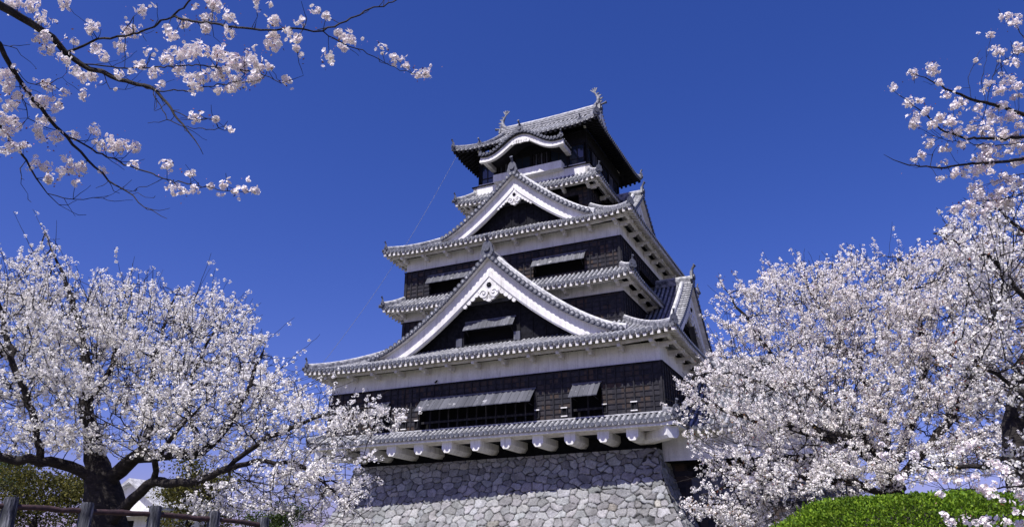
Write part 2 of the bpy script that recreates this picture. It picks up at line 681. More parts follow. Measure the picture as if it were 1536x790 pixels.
# ---- walls
def board_wall(mb, F, a0, a1, z0, z1, holes=(), lap=True, m='boards'):
    az = sorted({a0, a1, *[q for h_ in holes for q in h_[:2]]})
    zz = sorted({z0, z1, *[q for h_ in holes for q in h_[2:]]})
    for i in range(len(az) - 1):
        for j in range(len(zz) - 1):
            ca, cz = (az[i] + az[i + 1]) / 2, (zz[j] + zz[j + 1]) / 2
            if any(h_[0] < ca < h_[1] and h_[2] < cz < h_[3] for h_ in holes):
                continue
            mb.quad(F(az[i], 0, zz[j]), F(az[i + 1], 0, zz[j]), F(az[i + 1], 0, zz[j + 1]), F(az[i], 0, zz[j + 1]), m)
    for h_ in holes:
        p, q, r, s_ = h_
        D = -.7
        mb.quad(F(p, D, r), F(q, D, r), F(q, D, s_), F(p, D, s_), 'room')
        mb.quad(F(p, 0, r), F(p, D, r), F(p, D, s_), F(p, 0, s_), 'black')
        mb.quad(F(q, D, r), F(q, 0, r), F(q, 0, s_), F(q, D, s_), 'black')
        mb.quad(F(p, D, s_), F(q, D, s_), F(q, 0, s_), F(p, 0, s_), 'black')
        mb.quad(F(p, 0, r), F(q, 0, r), F(q, D, r), F(p, D, r), 'black')
    if not lap:
        return

    def cuts(lo, hi, spans):
        out, c = [], lo
        for s0, s1 in sorted(spans):
            if s0 > c: out.append((c, min(s0, hi)))
            c = max(c, s1)
        if c < hi: out.append((c, hi))
        return [(p, q) for p, q in out if q - p > .03]
    n = round((a1 - a0) / .62)
    for i in range(n + 1):
        a = a0 + (a1 - a0) * i / n
        a = min(max(a, a0 + .05), a1 - .05)
        for p, q in cuts(z0, z1, [(h_[2], h_[3]) for h_ in holes if h_[0] - .02 < a < h_[1] + .02]):
            mb.fbox(F, a - .045, a + .045, 0, .07, p, q, 'batten')
    k = math.ceil((z0 - ZT) / .34)
    while ZT + k * .34 < z1 - .05:
        z = ZT + k * .34
        if z > z0 + .05:
            for p, q in cuts(a0, a1, [(h_[0], h_[1]) for h_ in holes if h_[2] - .01 < z < h_[3] + .01]):
                mb.fbox(F, p, q, 0, .035, z - .02, z + .03, 'batten')
        k += 1
    # corner posts
    for a in (a0 + .11, a1 - .11):
        mb.fbox(F, a - .11, a + .11, 0, .085, z0, z1, 'batten')


def storey(hx, yf, z0, z1, holes_front=(), holes_right=(), bandz=None, name='board_wall', lap=True):
    """black boarded wall ring and the white band over it"""
    yb = 2 * YC - yf
    hy = YC - yf
    mb = K()
    board_wall(mb, front(yf), -hx, hx, z0, z1, holes_front, lap)
    board_wall(mb, right(hx), -hy, hy, z0, z1, holes_right, lap)
    board_wall(mb, left(hx), -hy, hy, z0, z1, (), lap)
    board_wall(mb, back(yb), -hx, hx, z0, z1, (), lap)
    # cap board closing the step to the band
    for F, w in ((front(yf), hx), (right(hx), hy), (left(hx), hy), (back(yb), hx)):
        mb.fbox(F, -w - .09, w + .09, -.3, .10, z1, z1 + .06, 'black')
    kpart(mb, name)
    if bandz:
        mb = K()
        for F, w in ((front(yf), hx), (right(hx), hy), (left(hx), hy), (back(yb), hx)):
            w2 = w - .06
            mb.quad(F(-w2, -.06, z1 + .06), F(w2, -.06, z1 + .06), F(w2, -.06, bandz), F(-w2, -.06, bandz), 'plaster')
        kpart(mb, 'plaster_band')


def shutter(F, a0, a1, ztop, zbot, out, brackets=True):
    """propped plank shutter over a window"""
    mb = K()
    b0 = .10
    n = max(3, round((a1 - a0) / .33))
    for i in range(n):
        p, q = a0 + (a1 - a0) * i / n + .008, a0 + (a1 - a0) * (i + 1) / n - .008
        e = .012 * (i % 2)
        mb.hexa([F(p, b0, ztop - .06), F(q, b0, ztop - .06), F(q, out, zbot - .06 + e), F(p, out, zbot - .06 + e),
                 F(p, b0, ztop + e), F(q, b0, ztop + e), F(q, out, zbot + e), F(p, out, zbot + e)], 'planks')
    mb.fbox(F, a0 - .05, a1 + .05, .02, b0 + .03, ztop - .03, ztop + .07, 'planks')
    o = kpart(mb, 'window_shutter')
    if brackets:
        for a in (a0 + .25, a1 - .25):
            st = K()
            st.tube([F(a, .03, ztop - 1.1), F(a, out - .1, zbot - .05)], .03, 'batten', 5)
            kpart(st, 'prop', o)
    return o


# ---- gables
def gable(F, hw, zf, za, p, depth, wall_b, ov=.45, board=.62, lip=.36, holes=(), pend=True, orn=1.3, kud=True, wz0=None, scale_p=1.0, wall_lap=False):
    N = 26

    def zc(a):
        t = min(1., abs(a) / hw)
        return zf + (za - zf) * (1 - t) ** p
    A = [hw * (i / N) ** 1.0 for i in range(N + 1)]
    root = K()
    # slope sheets and cover rows
    for sgn in (1, -1):
        rows = []
        for a in A:
            rows.append([F(sgn * a, ov, zc(a)), F(sgn * a, -depth, zc(a))])
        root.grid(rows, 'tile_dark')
        rows = [[F(sgn * a, ov - .02, zc(a) - .16), F(sgn * a, wall_b - .1, zc(a) - .16)] for a in A]
        root.grid(rows, 'rafter')
        nr = int((depth + ov - .75) / ROW)
        for i in range(nr):
            b = ov - .95 - i * ROW
            rv, al, L = [], [], RNG.random()
            for j, a in enumerate(A):
                sl = Vector((1, (zc(min(hw, a + .05)) - zc(max(0, a - .05))) / .1)).normalized()
                nx, nz = -sl.y, sl.x
                if j: L += math.hypot(A[j] - A[j - 1], zc(A[j]) - zc(A[j - 1]))
                rv.append([F(sgn * (a + nx * .11 * math.sin(PI * k / 5)), b + .105 * math.cos(PI * k / 5), zc(a) + nz * .11 * math.sin(PI * k / 5)) for k in range(6)])
                al.extend([L] * 6)
            root.grid(rv, 'tile', True, al)
        # verge: short barrels pointing outwards with round ends
        L = 0
        a = .12
        while a < hw - .05:
            z = zc(a)
            sl = (zc(a + .05) - zc(a - .05)) / .1
            nl = math.hypot(1, sl)
            ax, az = sgn * a + sgn * (-sl / nl) * .07, z + .08
            root.tube([F(ax, ov - .72, az), F(ax, ov + .05, az)], .145, 'tile', 8)
            root.disc(F(ax, ov + .09, az - .01), Vector(F(0, 1, 0)) - Vector(F(0, 0, 0)), .185, .09, 'tile_end', 12)
            root.disc(F(ax, ov + .10, az - .01), Vector(F(0, 1, 0)) - Vector(F(0, 0, 0)), .09, .04, 'tile', 10)
            a += .43 / nl
        # fascia under the barrels
        root.grid([[F(sgn * a, ov + .02, zc(a) + .02), F(sgn * a, ov + .02, zc(a) - .16)] for a in A], 'tile_end', False)
    g = kpart(root, 'gable_roof')

    def normal_off(a, d):
        sl = (zc(min(hw, a + .05)) - zc(max(0.0, a - .05))) / (.1 if .05 < a < hw - .05 else .05)
        nl = math.hypot(1, sl)
        if a < 1e-6: return 0.0, zc(0) - d * nl
        return a + sl / nl * d, zc(a) - d / nl

    def strip(mb, d0, d1, b0, b1, m):
        for sgn in (1, -1):
            top = [normal_off(a, d0) for a in A]
            bot = [normal_off(a, d1) for a in A]
            top = [(max(0, x), z) for x, z in top]
            bot = [(max(0, x), z) for x, z in bot]
            vs = []
            for (x0, z0), (x1, z1) in zip(top, bot):
                vs += [F(sgn * x0, b1, z0), F(sgn * x1, b1, z1), F(sgn * x1, b0, z1), F(sgn * x0, b0, z0)]
            n = len(A)
            fs = []
            for i in range(n - 1):
                for k in range(4):
                    fs.append((i * 4 + k, i * 4 + (k + 1) % 4, (i + 1) * 4 + (k + 1) % 4, (i + 1) * 4 + k))
            fs.append((0, 1, 2, 3))
            fs.append(((n - 1) * 4, (n - 1) * 4 + 1, (n - 1) * 4 + 2, (n - 1) * 4 + 3))
            mb.add(vs, fs, m)
    bd = K()
    strip(bd, .15, .15 + board, ov - .60, ov - .36, 'plaster')
    strip(bd, .15 + board - .004, .15 + board + lip, ov - .62, ov - .30, 'plaster')
    strip(bd, .15 + board + lip - .004, .15 + board + lip + .10, ov - .64, ov - .37, 'plaster')
    kpart(bd, 'bargeboard', g)
    # gable wall: column strips under the curve
    w = K()
    n = 40
    z0 = wz0 if wz0 is not None else zf - .3
    zb = za - (za - zf) * .46
    Fw = lambda a, b, z: F(a, b + wall_b, z)
    for i in range(n):
        a0, a1 = -hw + 2 * hw * i / n, -hw + 2 * hw * (i + 1) / n
        cut = [h_ for h_ in holes if h_[0] - 1e-3 <= a0 and a1 <= h_[1] + 1e-3]
        spans = [(z0, None)]
        if cut:
            spans = [(z0, cut[0][2]), (cut[0][3], None)]
        for s0, s1 in spans:
            t0, t1 = (max(s0, zc(a0) - .2), max(s0, zc(a1) - .2)) if s1 is None else (s1, s1)
            if s1 is None and max(t0, t1) > zb > s0:
                u0, u1 = min(t0, zb), min(t1, zb)
                w.quad(Fw(a0, 0, s0), Fw(a1, 0, s0), Fw(a1, 0, u1), Fw(a0, 0, u0), 'black')
                w.quad(Fw(a0, 0, u0), Fw(a1, 0, u1), Fw(a1, 0, t1), Fw(a0, 0, t0), 'rafter')
                continue
            w.quad(Fw(a0, 0, s0), Fw(a1, 0, s0), Fw(a1, 0, t1), Fw(a0, 0, t0), 'black')
        a = a0
        if zc(a) - .2 > z0 + .4 and not cut and i % 2 == 0:
            w.fbox(Fw, a - .04, a + .04, 0, .05, z0, min(zb, zc(a) - .3), 'black')
    for h_ in holes:
        D = -.6
        p_, q, r, s_ = h_
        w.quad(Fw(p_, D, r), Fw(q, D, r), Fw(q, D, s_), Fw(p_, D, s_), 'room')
        for (x0, x1) in ((p_ - .12, p_), (q, q + .12)):
            w.fbox(Fw, x0, x1, D, .07, r, s_, 'black')
        w.fbox(Fw, p_ - .12, q + .12, D, .07, s_, s_ + .12, 'black')
        w.fbox(Fw, p_ - .12, q + .12, D, .07, r - .12, r, 'black')
    # tie beam below the pendant
    hb = max(a for a in A if zc(a) > zb + .5)
    w.fbox(Fw, -hb, hb, 0, .16, zb - .12, zb + .12, 'planks')
    kpart(w, 'gable_wall', g)
    # main ridge and end ornament
    rd = K()
    pts = [F(0, ov - .1 - (depth + ov - .2) * i / 8, za + .14) for i in range(9)]
    rd.sweep(pts, [(-.2, -.2), (.2, -.2), (.2, .3), (.12, .45), (-.12, .45), (-.2, .3)], 'ridge')
    rd.tube([Vector(q) + Vector((0, 0, .47)) for q in pts], .1, 'ridge_pale', 6)  # pale tube paints the sunlit line on the gable ridge
    kpart(rd, 'ridge_tiles', g)
    od = K()
    ornament(od, F(0, ov + .02, za + .3), Vector(F(0, 1, 0)) - Vector(F(0, 0, 0)), orn, .75)
    kpart(od, 'ridge_end_tile', g)
    if kud:
        for sgn in (1, -1):
            kd = K()
            pts = [Vector(F(sgn * a, ov - .82, zc(a) + .22)) for a in A[1:]]
            kd.sweep(pts, [(-.17, -.2), (.17, -.2), (.17, .24), (.1, .36), (-.1, .36), (-.17, .24)], 'ridge_pale')
            kpart(kd, 'descending_ridge', g)
    if pend:
        pb = K()
        k = scale_p
        top = za - .15 - (board + lip) * math.hypot(1, (za - zc(.1)) / .1) * .98
        Fp = lambda a, b, z: F(a, b + ov - .52, z)
        pb.extrude(Fp, [(-.02 * k, top + .05 * k), (-.52 * k, top - .62 * k), (-.60 * k, top - .95 * k), (-.35 * k, top - 1.25 * k), (.35 * k, top - 1.25 * k),
                        (.60 * k, top - .95 * k), (.52 * k, top - .62 * k), (.02 * k, top + .05 * k)], 0, .16, 'plaster')
        dn = Vector(F(0, 1, 0)) - Vector(F(0, 0, 0))
        for sx in (1, -1):
            c = Fp(sx * .42 * k, .24, top - 1.32 * k)
            pb.disc(c, dn, .36 * k, .24, 'plaster', 18)
            # raised curl
            pts = [Fp(sx * (.42 + (.27 - .03 * j) * math.cos(j * .75)) * k, .25, top - (1.32 - (.27 - .03 * j) * math.sin(j * .75)) * k) for j in range(9)]
            pb.tube(pts, .05 * k, 'plaster', 5)
            # leafy fins running out under the board
            for j in range(5):
                a = (.75 + .30 * j) * k
                zz = top - a * abs((za - zc(.6)) / .6) * .93 - .16 * k
                pb.disc(Fp(sx * a, .14, zz - .18 * k), dn, (.27 - .028 * j) * k, .12, 'plaster', 9)
        for q in (-.26, 0, .26):
            pb.disc(Fp(q * k, .2, top - (1.62 if q else 1.74) * k), dn, .25 * k, .2, 'plaster', 14)
        po = kpart(pb, 'gable_pendant', g)
        hx = K()
        hx.disc(Fp(0, .22, top - .72 * k), dn, .2 * k, .1, 'black', 6)
        hx.disc(Fp(0, .26, top - .72 * k), dn, .09 * k, .06, 'batten', 6)
        kpart(hx, 'hexagon_boss', po)
    return g, zc


def build_keep():
    # ---- first floor
    win = [(-4.85, 4.15, 8.75, 10.75), (6.85, 8.95, 8.75, 10.75), (-8.9, -7.3, 8.75, 10.75)]
    storey(13.0, 0.0, 8.0, 12.03, win, [(-9, -7.6, 9, 10.7), (3, 8, 9, 10.7)], 13.35)
    F0 = front(0)
    shutter(F0, -4.72, 4.28, 11.05, 10.10, 1.0)
    shutter(F0, 6.98, 8.95, 11.05, 10.10, 1.0)
    shutter(F0, -8.85, -7.40, 11.05, 10.10, 1.0)
    shutter(right(13.0), 3, 8, 11.05, 10.10, 1.0)
    # barred windows in the openings
    for p, q in ((-4.85, 4.15), (6.85, 8.95), (-8.9, -7.3)):
        mb = K()
        n = max(2, int((q - p) / .75))
        for i in range(1, n):
            a = p + (q - p) * i / n
            mb.fbox(F0, a - .05, a + .05, -.35, -.22, 8.75, 10.75, 'batten')
        mb.fbox(F0, p, q, -.36, -.2, 9.35, 9.5, 'batten')
        wo_ = kpart(mb, 'window')
        mb = K()
        mb.fbox(F0, p - .1, q + .1, -.1, .09, 8.68, 8.76, 'batten')
        kpart(mb, 'sill', wo_)
    for a in (6.35, 11.1, -6.1, 4.42, 9.15, -5.05):
        lp = K()
        big = a in (6.35, 11.1, -6.1)
        w = .22 if big else .16
        z = 9.55
        lp.fbox(F0, a - w, a + w, .02, .16, z, z + .07, 'plaster')
        lp.fbox(F0, a - w, a + w, .02, .16, z - .55, z - .48, 'plaster' if big else 'batten')
        for q in (-w, w - .06):
            lp.fbox(F0, a + q, a + q + .06, .02, .14, z - .48, z, 'batten')
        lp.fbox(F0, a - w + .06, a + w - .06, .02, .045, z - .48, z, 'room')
        kpart(lp, 'loophole')
    # ---- projecting floor: tiled skirt, fascia, beams
    mb, rf = K(), K()
    X, yf = 14.05, -1.05
    hy = YC - yf

    def hs(half, rn):
        return lambda d, a: 8.18 + .62 * d / rn + .22 * max(0, (abs(a) - (half - 1.6)) / 1.6) ** 2
    for F, half in ((front(yf), X), (back(28 - yf), X), (right(X), hy), (left(X), hy)):
        h = hs(half, 1.05)
        roof_side(mb, F, half, lambda a, hh=half: min(1.05, hh - abs(a)), h, None, 1.0)
        mb.fbox(F, -half + .18, half - .18, -.55, -.14, 7.86, 8.10, 'plaster')
        mb.fbox(F, -half + .5, half - .5, -.8, -.5, 7.80, 7.97, 'rafter')
        mb.fbox(F, -half + .8, half - .8, -1.2, -.78, 7.74, 7.90, 'rafter')
        # dark board floor under the projection
        mb.quad(F(-half + .9, -.9, 7.80), F(half - .9, -.9, 7.80), F(half - 2.8, -3.3, 7.80), F(-half + 2.8, -3.3, 7.80), 'black')
        # white sill line over the skirt
        mb.fbox(F, -half + 1.0, half - 1.0, -1.06, -.93, 8.80, 8.88, 'ridge_pale')
    ro = kpart(mb, 'skirt_roof')
    for sx in (1, -1):
        for sy in (1, -1):
            r_ = K()
            y = yf if sy == 1 else 28 - yf
            P = [Vector((sx * (X - 1.05 * t), y + sy * 1.05 * t, 8.18 + .62 * t + .22 * (1 - t) + .1)) for t in (0.05, .35, .7, 1)]
            r_.sweep(P, RIDGE, 'ridge')
            ornament(r_, P[0] + Vector((0, 0, .05)), (sx, -sy), .75, .8)
            kpart(r_, 'hip_ridge', ro)
    # black recess wall between the beams and the stones
    mb = K()
    cs = [(-11.7, 2.75), (11.7, 1.75), (11.7, 26.6), (-11.7, 26.6)]
    for (xa, ya), (xb, yb_) in zip(cs, cs[1:] + cs[:1]):
        mb.quad((xa, ya, 6.4), (xb, yb_, 6.4), (xb, yb_, 7.9), (xa, ya, 7.9), 'black')
    kpart(mb, 'recess_wall')

    def beam(F, a, out=.60, w=.38):
        bm = K()
        c = .20
        poly = [(a - w + c, 7.12), (a + w - c, 7.12), (a + w, 7.12 + c * 1.25), (a + w, 7.86), (a - w, 7.86), (a - w, 7.12 + c * 1.25)]
        bm.extrude(F, poly, -2.6, out, 'plaster')
        kpart(bm, 'floor_beam')
    for a in (-11.2, -9.0, -6.72, -4.44, -2.18, .05, 2.33, 4.64, 6.88, 9.12, 11.02):
        beam(F0, a)
    for a in (-9, -5.5, -2, 1.5, 5, 8.5, 11.5):
        beam(right(13.0), a)
    for sx in (1, -1):
        bm = K()
        d = Vector((sx, -1, 0)).normalized()
        P = Vector((sx * 13.55, -.55, 7.5))
        bm.sweep([P - d * 3.2, P], [(-.28, -.38), (.28, -.38), (.42, -.2), (.42, .36), (-.42, .36), (-.42, -.2)], 'plaster')
        kpart(bm, 'corner_beam')
    # ---- tier roofs
    ring_roof(14.5, -1.63, 13.62, 9.5, 4.23, 16.35, 1.6, up=.30, upl=5.5)
    storey(9.5, 4.23, 15.2, 18.55, [(-4, 2, 16.5, 18.2)], [(-4, 4, 16.5, 18.2)], 19.5)
    ring_roof(10.75, 2.83, 19.45, 9.4, 4.3, 20.55, 1.35, up=.32, upl=3.2, sag=.1)
    F3 = front(4.23)
    storey(9.5, 4.23, 20.3, 22.98, [(-7.1, -2.0, 20.75, 22.0), (2.35, 6.6, 20.75, 22.0)], [(-5, 3, 20.75, 22.0)], 24.3)
    shutter(F3, 2.35, 6.75, 22.22, 21.52, .55)
    shutter(F3, -7.2, -2.0, 22.34, 21.60, .55)
    ring_roof(10.95, 2.78, 24.42, 5.6, 9.0, 28.2, 1.45, up=.30, upl=4.5)
    storey(5.6, 9.0, 27.3, 30.25, [(1.5, 4.6, 28.6, 29.6)], (), None, lap=True)
    ring_roof(6.95, 7.75, 30.48, 5.5, 9.2, 31.75, 1.25, up=.25, upl=2.2, sag=.1)
    # small pale window slats on the fourth floor
    mb = K()
    F4 = front(9.0)
    for i in range(3):
        mb.fbox(F4, 2.0, 3.5, .03, .08, 28.75 + .3 * i, 28.87 + .3 * i, 'planks')
    kpart(mb, 'window_slats')
    # ---- gables
    gable(front(1.35), 10.35, 14.75, 21.85, 1.45, 6.0, -.95, holes=[(-2.5875, 1.55250, 15.45, 16.55)], orn=1.3, scale_p=1.05, wz0=14.2)
    shutter(front(2.3), -2.45, 1.75, 17.15, 16.45, .6)
    for a in (-2.95, 1.9):
        lp = K()
        lp.fbox(front(2.3), a - .25, a + .25, .02, .2, 15.3, 15.95, 'planks')
        kpart(lp, 'window_jamb')
    gable(front(5.8), 6.9, 26.05, 31.0, 1.32, 6.0, -.75, orn=1.15, scale_p=.78, board=.55, lip=.30, wz0=25.4)
    gable(right(12.2), 9.6, 14.9, 21.9, 1.4, 6.0, -.9, orn=1.3, scale_p=1.1, wz0=14.2)
    gable(right(8.45), 6.6, 26.05, 30.75, 1.32, 5.0, -.7, orn=1.1, scale_p=.9, board=.55, lip=.30, wz0=25.4)
    gable(left(12.2), 9.6, 14.9, 21.9, 1.4, 6.0, -.9, orn=1.3, scale_p=1.1, wz0=14.2, pend=False)
    gable(left(8.45), 6.6, 26.05, 30.75, 1.32, 5.0, -.7, orn=1.1, scale_p=.9, board=.55, lip=.30, wz0=25.4, pend=False)
    top_floor()


def top_floor():
    yf, hx = 9.3, 5.35
    hy = YC - yf
    # white base band
    mb = K()
    for F, w in ((front(yf - .3), hx + .35), (right(hx + .35), hy + .3), (left(hx + .35), hy + .3), (back(28 - yf + .3), hx + .35)):
        mb.fbox(F, -w, w, -.4, 0, 31.5, 32.42, 'plaster')
        mb.fbox(F, -w - .12, w + .12, -.4, .12, 32.42, 32.50, 'black')
    kpart(mb, 'plaster_band')
    mb = K()
    Fb = front(8.9)
    mb.fbox(Fb, -3.35, 3.3, -.3, .55, 32.25, 32.98, 'plaster')
    kpart(mb, 'projecting_bay')
    # dark room core and posts
    mb = K()
    for F, w in ((front(yf + .35), hx - .3), (right(hx - .35), hy - .3), (left(hx - .35), hy - .3), (back(28 - yf - .35), hx - .3)):
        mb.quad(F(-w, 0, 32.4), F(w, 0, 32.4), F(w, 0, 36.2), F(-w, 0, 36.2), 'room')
    for F, w in ((front(yf), hx), (right(hx), hy), (left(hx), hy), (back(28 - yf), hx)):
        n = 6
        for i in range(n + 1):
            a = -w + 2 * w * i / n
            a = min(max(a, -w + .11), w - .11)
            mb.fbox(F, a - .11, a + .11, -.3, 0, 32.45, 36.2, 'black')
        mb.fbox(F, -w, w, -.28, .03, 34.75, 36.1, 'black')
        mb.fbox(F, -w, w, -.28, .03, 32.45, 32.75, 'black')
    kpart(mb, 'post_frame')
    # windows and slatted panels between the posts
    for F, w, kinds in ((front(yf), hx, 'gsgsgg'), (right(hx), hy, 'gsggsg'), (left(hx), hy, 'gsggsg')):
        n = 6
        for i, k in enumerate(kinds):
            a0, a1 = -w + 2 * w * i / n + .13, -w + 2 * w * (i + 1) / n - .13
            b = K()
            if k == 'g':
                b.quad(F(a0, -.14, 32.75), F(a1, -.14, 32.75), F(a1, -.14, 34.75), F(a0, -.14, 34.75), 'glass')
                o = kpart(b, 'window')
                fr = K()
                for z in (32.75, 33.35, 34.7):
                    fr.fbox(F, a0, a1, -.16, -.08, z, z + .06, 'batten')
                fr.fbox(F, (a0 + a1) / 2 - .03, (a0 + a1) / 2 + .03, -.16, -.08, 32.75, 34.75, 'batten')
                kpart(fr, 'frame', o)
                sl = K()
                sl.fbox(F, a0 - .05, a1 + .05, -.05, .10, 32.66, 32.76, 'plaster')
                kpart(sl, 'sill', o)
            else:
                for j in range(6):
                    x = a0 + (a1 - a0) * (j + .5) / 6
                    b.fbox(F, x - .07, x + .07, -.2, -.08, 32.75, 34.75, 'planks' if j % 2 else 'batten')
                kpart(b, 'slatted_panel')
    # ---- top roof
    X, ye = 7.1, 7.35
    hyE = YC - ye
    rh = 5.35
    z0, zr = 35.72, 40.6
    run = YC - ye

    def hE(half):
        def h(d, a):
            t = d / run
            u = max(0., (abs(a) - (half - 3.0)) / 3.0)
            return z0 + (zr - z0) * (.74 * t + .26 * t * t) + .35 * u ** 2.2 * max(0, 1 - t) ** 2
        return h
    mb, rf = K(), K()
    hf, hs = hE(X), hE(hyE)
    fd = lambda a: run if abs(a) < rh else max(0, X - abs(a))
    sd = lambda a: max(0, min(X - rh + .15, hyE - abs(a)))
    roof_side(mb, front(ye), X, fd, hf, rf, 1.95, wood='black', plain=True, row=.45)
    roof_side(mb, back(28 - ye), X, fd, hf, rf, 1.95, wood='black', plain=True, row=.45)
    roof_side(mb, right(X), hyE, sd, hs, rf, 1.7, wood='black', plain=True)
    roof_side(mb, left(X), hyE, sd, hs, rf, 1.7, wood='black', plain=True)
    # flat dark ceiling that closes the eaves
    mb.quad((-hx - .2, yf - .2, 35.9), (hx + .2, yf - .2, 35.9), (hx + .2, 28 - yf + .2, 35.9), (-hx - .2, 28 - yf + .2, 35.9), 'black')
    ro = kpart(mb, 'top_roof')
    kpart(rf, 'rafters', ro)
    for sx in (1, -1):
        for sy in (1, -1):
            r_ = K()
            y = ye if sy == 1 else 28 - ye
            P = [Vector((sx * (X - 1.75 * t), y + sy * 1.75 * t, hf(1.75 * t, X - 1.75 * t) + .1)) for t in [q / 6 for q in range(7)]]
            r_.sweep(P, RIDGE, 'ridge')
            ornament(r_, P[0] + Vector((0, 0, .05)), (sx, -sy), .85, .8)
            kpart(r_, 'hip_ridge', ro)
        # gable end
        F = right(rh) if sx == 1 else left(rh)
        g = K()
        n = 24
        for i in range(n):
            a0, a1 = -4.9 + 9.8 * i / n, -4.9 + 9.8 * (i + 1) / n
            q = lambda a: hf(run - abs(a), 0) - .15
            g.quad(F(a0, -.5, z0 + 1.2), F(a1, -.5, z0 + 1.2), F(a1, -.5, q(a1)), F(a0, -.5, q(a0)), 'black')
        kpart(g, 'gable_wall', ro)
        bd = K()
        for sy in (1, -1):
            P = [F(sy * a, -.02, hf(run - a, 0) - .34) for a in [4.95 * i / 14 for i in range(15)]]
            bd.sweep(P, [(-.08, -.3), (.08, -.3), (.08, .24), (-.08, .24)], 'plaster')
            P = [Vector(F(sy * a, -.35, hf(run - a, 0) + .12)) for a in [.1 + 5.1 * i / 14 for i in range(15)]]
            bd.sweep(P, RIDGE, 'ridge')
            a = .1
            while a < 5.2:
                bd.tube([F(sy * a, -.5, hf(run - a, 0) + .03), F(sy * a, .12, hf(run - a, 0) + .03)], .11, 'tile', 8)
                a += .29
            ornament(bd, F(sy * 5.2, -.3, hf(run - 5.2, 0) + .2), Vector(F(sy, 0, 0)) - Vector(F(0, 0, 0)), .7, .5)
        kpart(bd, 'bargeboard', ro)
    # main ridge, end tiles, fish
    rd = K()
    pts = [(-rh + .1 + (2 * rh - .2) * i / 12, YC, zr + .1 + .12 * abs(i / 6 - 1) ** 2) for i in range(13)]
    rd.sweep(pts, [(-.27, -.25), (.27, -.25), (.27, .42), (.15, .58), (-.15, .58), (-.27, .42)], 'ridge')
    rd.tube([(x, y, z + .62) for x, y, z in pts], .13, 'ridge_pale', 8)  # sunlit top line of the main ridge, painted by a pale tube
    for zz in (.05, .25):
        rd.sweep([(x, y, z + zz) for x, y, z in pts], [(-.30, -.025), (.30, -.025), (.30, .025), (-.30, .025)], 'ridge_pale')
    kpart(rd, 'ridge_tiles', ro)
    for sx in (1, -1):
        od = K()
        ornament(od, (sx * rh, YC, zr + .15), (sx, 0), 1.15, .2)
        kpart(od, 'ridge_end_tile', ro)
        fish = K()
        P = [(sx * (rh - .55 + o), YC, zr + .65 + u) for o, u in ((-.30, .0), (.02, .12), (.30, .38), (.40, .75), (.30, 1.12), (.12, 1.42), (.0, 1.72))]
        fish.sweep(P, [(math.cos(q * PI / 5), math.sin(q * PI / 5)) for q in range(10)], 'ridge', Vector((0, 1, 0)), True,
                   [.17, .23, .24, .19, .14, .09, .05], True)
        Fz = lambda a, b, z: (sx * (rh - .55 + a), YC - b, zr + .65 + z)
        for k in range(5):      # dorsal fins on the outer curve
            o, u = ((.45, .12), (.64, .45), (.70, .8), (.55, 1.15), (.35, 1.42))[k]
            fish.extrude(Fz, [(o - .15, u - .14), (o + .16, u + .08), (o - .12, u + .12)], -.05, .05, 'ridge')
        fo = kpart(fish, 'ridge_fish', ro)
        tl = K()
        for an in (-.5, -.1, .35, .8):
            c, s_ = math.sin(an), math.cos(an)
            tl.extrude(Fz, [(-.02, 1.58), (.07, 1.6), (.0 - c * .55 + .05, 1.65 + s_ * .55), (-.02 - c * .5 - .06, 1.65 + s_ * .5)], -.04, .04, 'ridge')
        kpart(tl, 'tail', fo)
    # ---- curved cusped gable over the front windows
    kz, hw, ky = 34.42, 3.98, 6.95

    def zk(a):
        t = min(1, abs(a) / 3.35)
        return kz + 1.5 * (.5 + .5 * math.cos(PI * t)) ** 1.0 + .10 * max(0, (abs(a) - 3.2)) ** 2
    A = [-hw + 2 * hw * i / 44 for i in range(45)]
    kb = K()
    F = front(ky)
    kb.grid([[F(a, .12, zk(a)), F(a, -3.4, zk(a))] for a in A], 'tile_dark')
    kb.grid([[F(a, .05, zk(a) - .2), F(a, -3.4, zk(a) - .2)] for a in A], 'batten')
    for i in range(8):
        b = -.75 - i * ROW
        kb.sweep([F(a, b, zk(a) + .03) for a in A], [(math.cos(q * PI / 3) * .11, math.sin(q * PI / 3) * .11) for q in range(6)], 'tile', sm=True)
    a = -hw + .08
    while a < hw:
        sl = (zk(a + .05) - zk(a - .05)) / .1
        kb.tube([F(a, -.7, zk(a) + .04), F(a, .1, zk(a) + .04)], .11, 'tile', 8)
        kb.disc(F(a, .17, zk(a) + .03), (0, -1, 0), .14, .08, 'tile_end', 10)
        a += .35 / math.hypot(1, sl)
    kb.grid([[F(a, .10, zk(a)), F(a, .10, zk(a) - .16)] for a in A], 'tile_end', False)
    kb.fbox(F, -hw + .02, hw - .02, -2.4, -.0, kz - .34, kz - .22, 'black') if False else None
    ko = kpart(kb, 'cusped_gable')
    bb = K()
    for d0, d1, b0, b1 in ((.17, .49, -.40, -.14), (.486, .70, -.42, -.08)):
        vs, n = [], len(A)
        for a in A:
            sl = (zk(a + .05) - zk(a - .05)) / .1
            nl = math.hypot(1, sl)
            e = 1.0
            x0, y0_, x1, y1_ = a + sl / nl * d0, zk(a) - d0 / nl, a + sl / nl * d1, zk(a) - d1 / nl
            vs += [F(x0, b1, y0_), F(x1, b1, y1_), F(x1, b0, y1_), F(x0, b0, y0_)]
        fs = [(i * 4 + k, i * 4 + (k + 1) % 4, (i + 1) * 4 + (k + 1) % 4, (i + 1) * 4 + k) for i in range(n - 1) for k in range(4)]
        fs += [(0, 1, 2, 3), tuple((n - 1) * 4 + q for q in range(4))]
        bb.add(vs, fs, 'plaster')
    for sx in (1, -1):
        bb.fbox(F, sx * (hw - .28) - .2, sx * (hw - .28) + .2, -2.4, -.25, kz - .62, kz - .22, 'rafter')
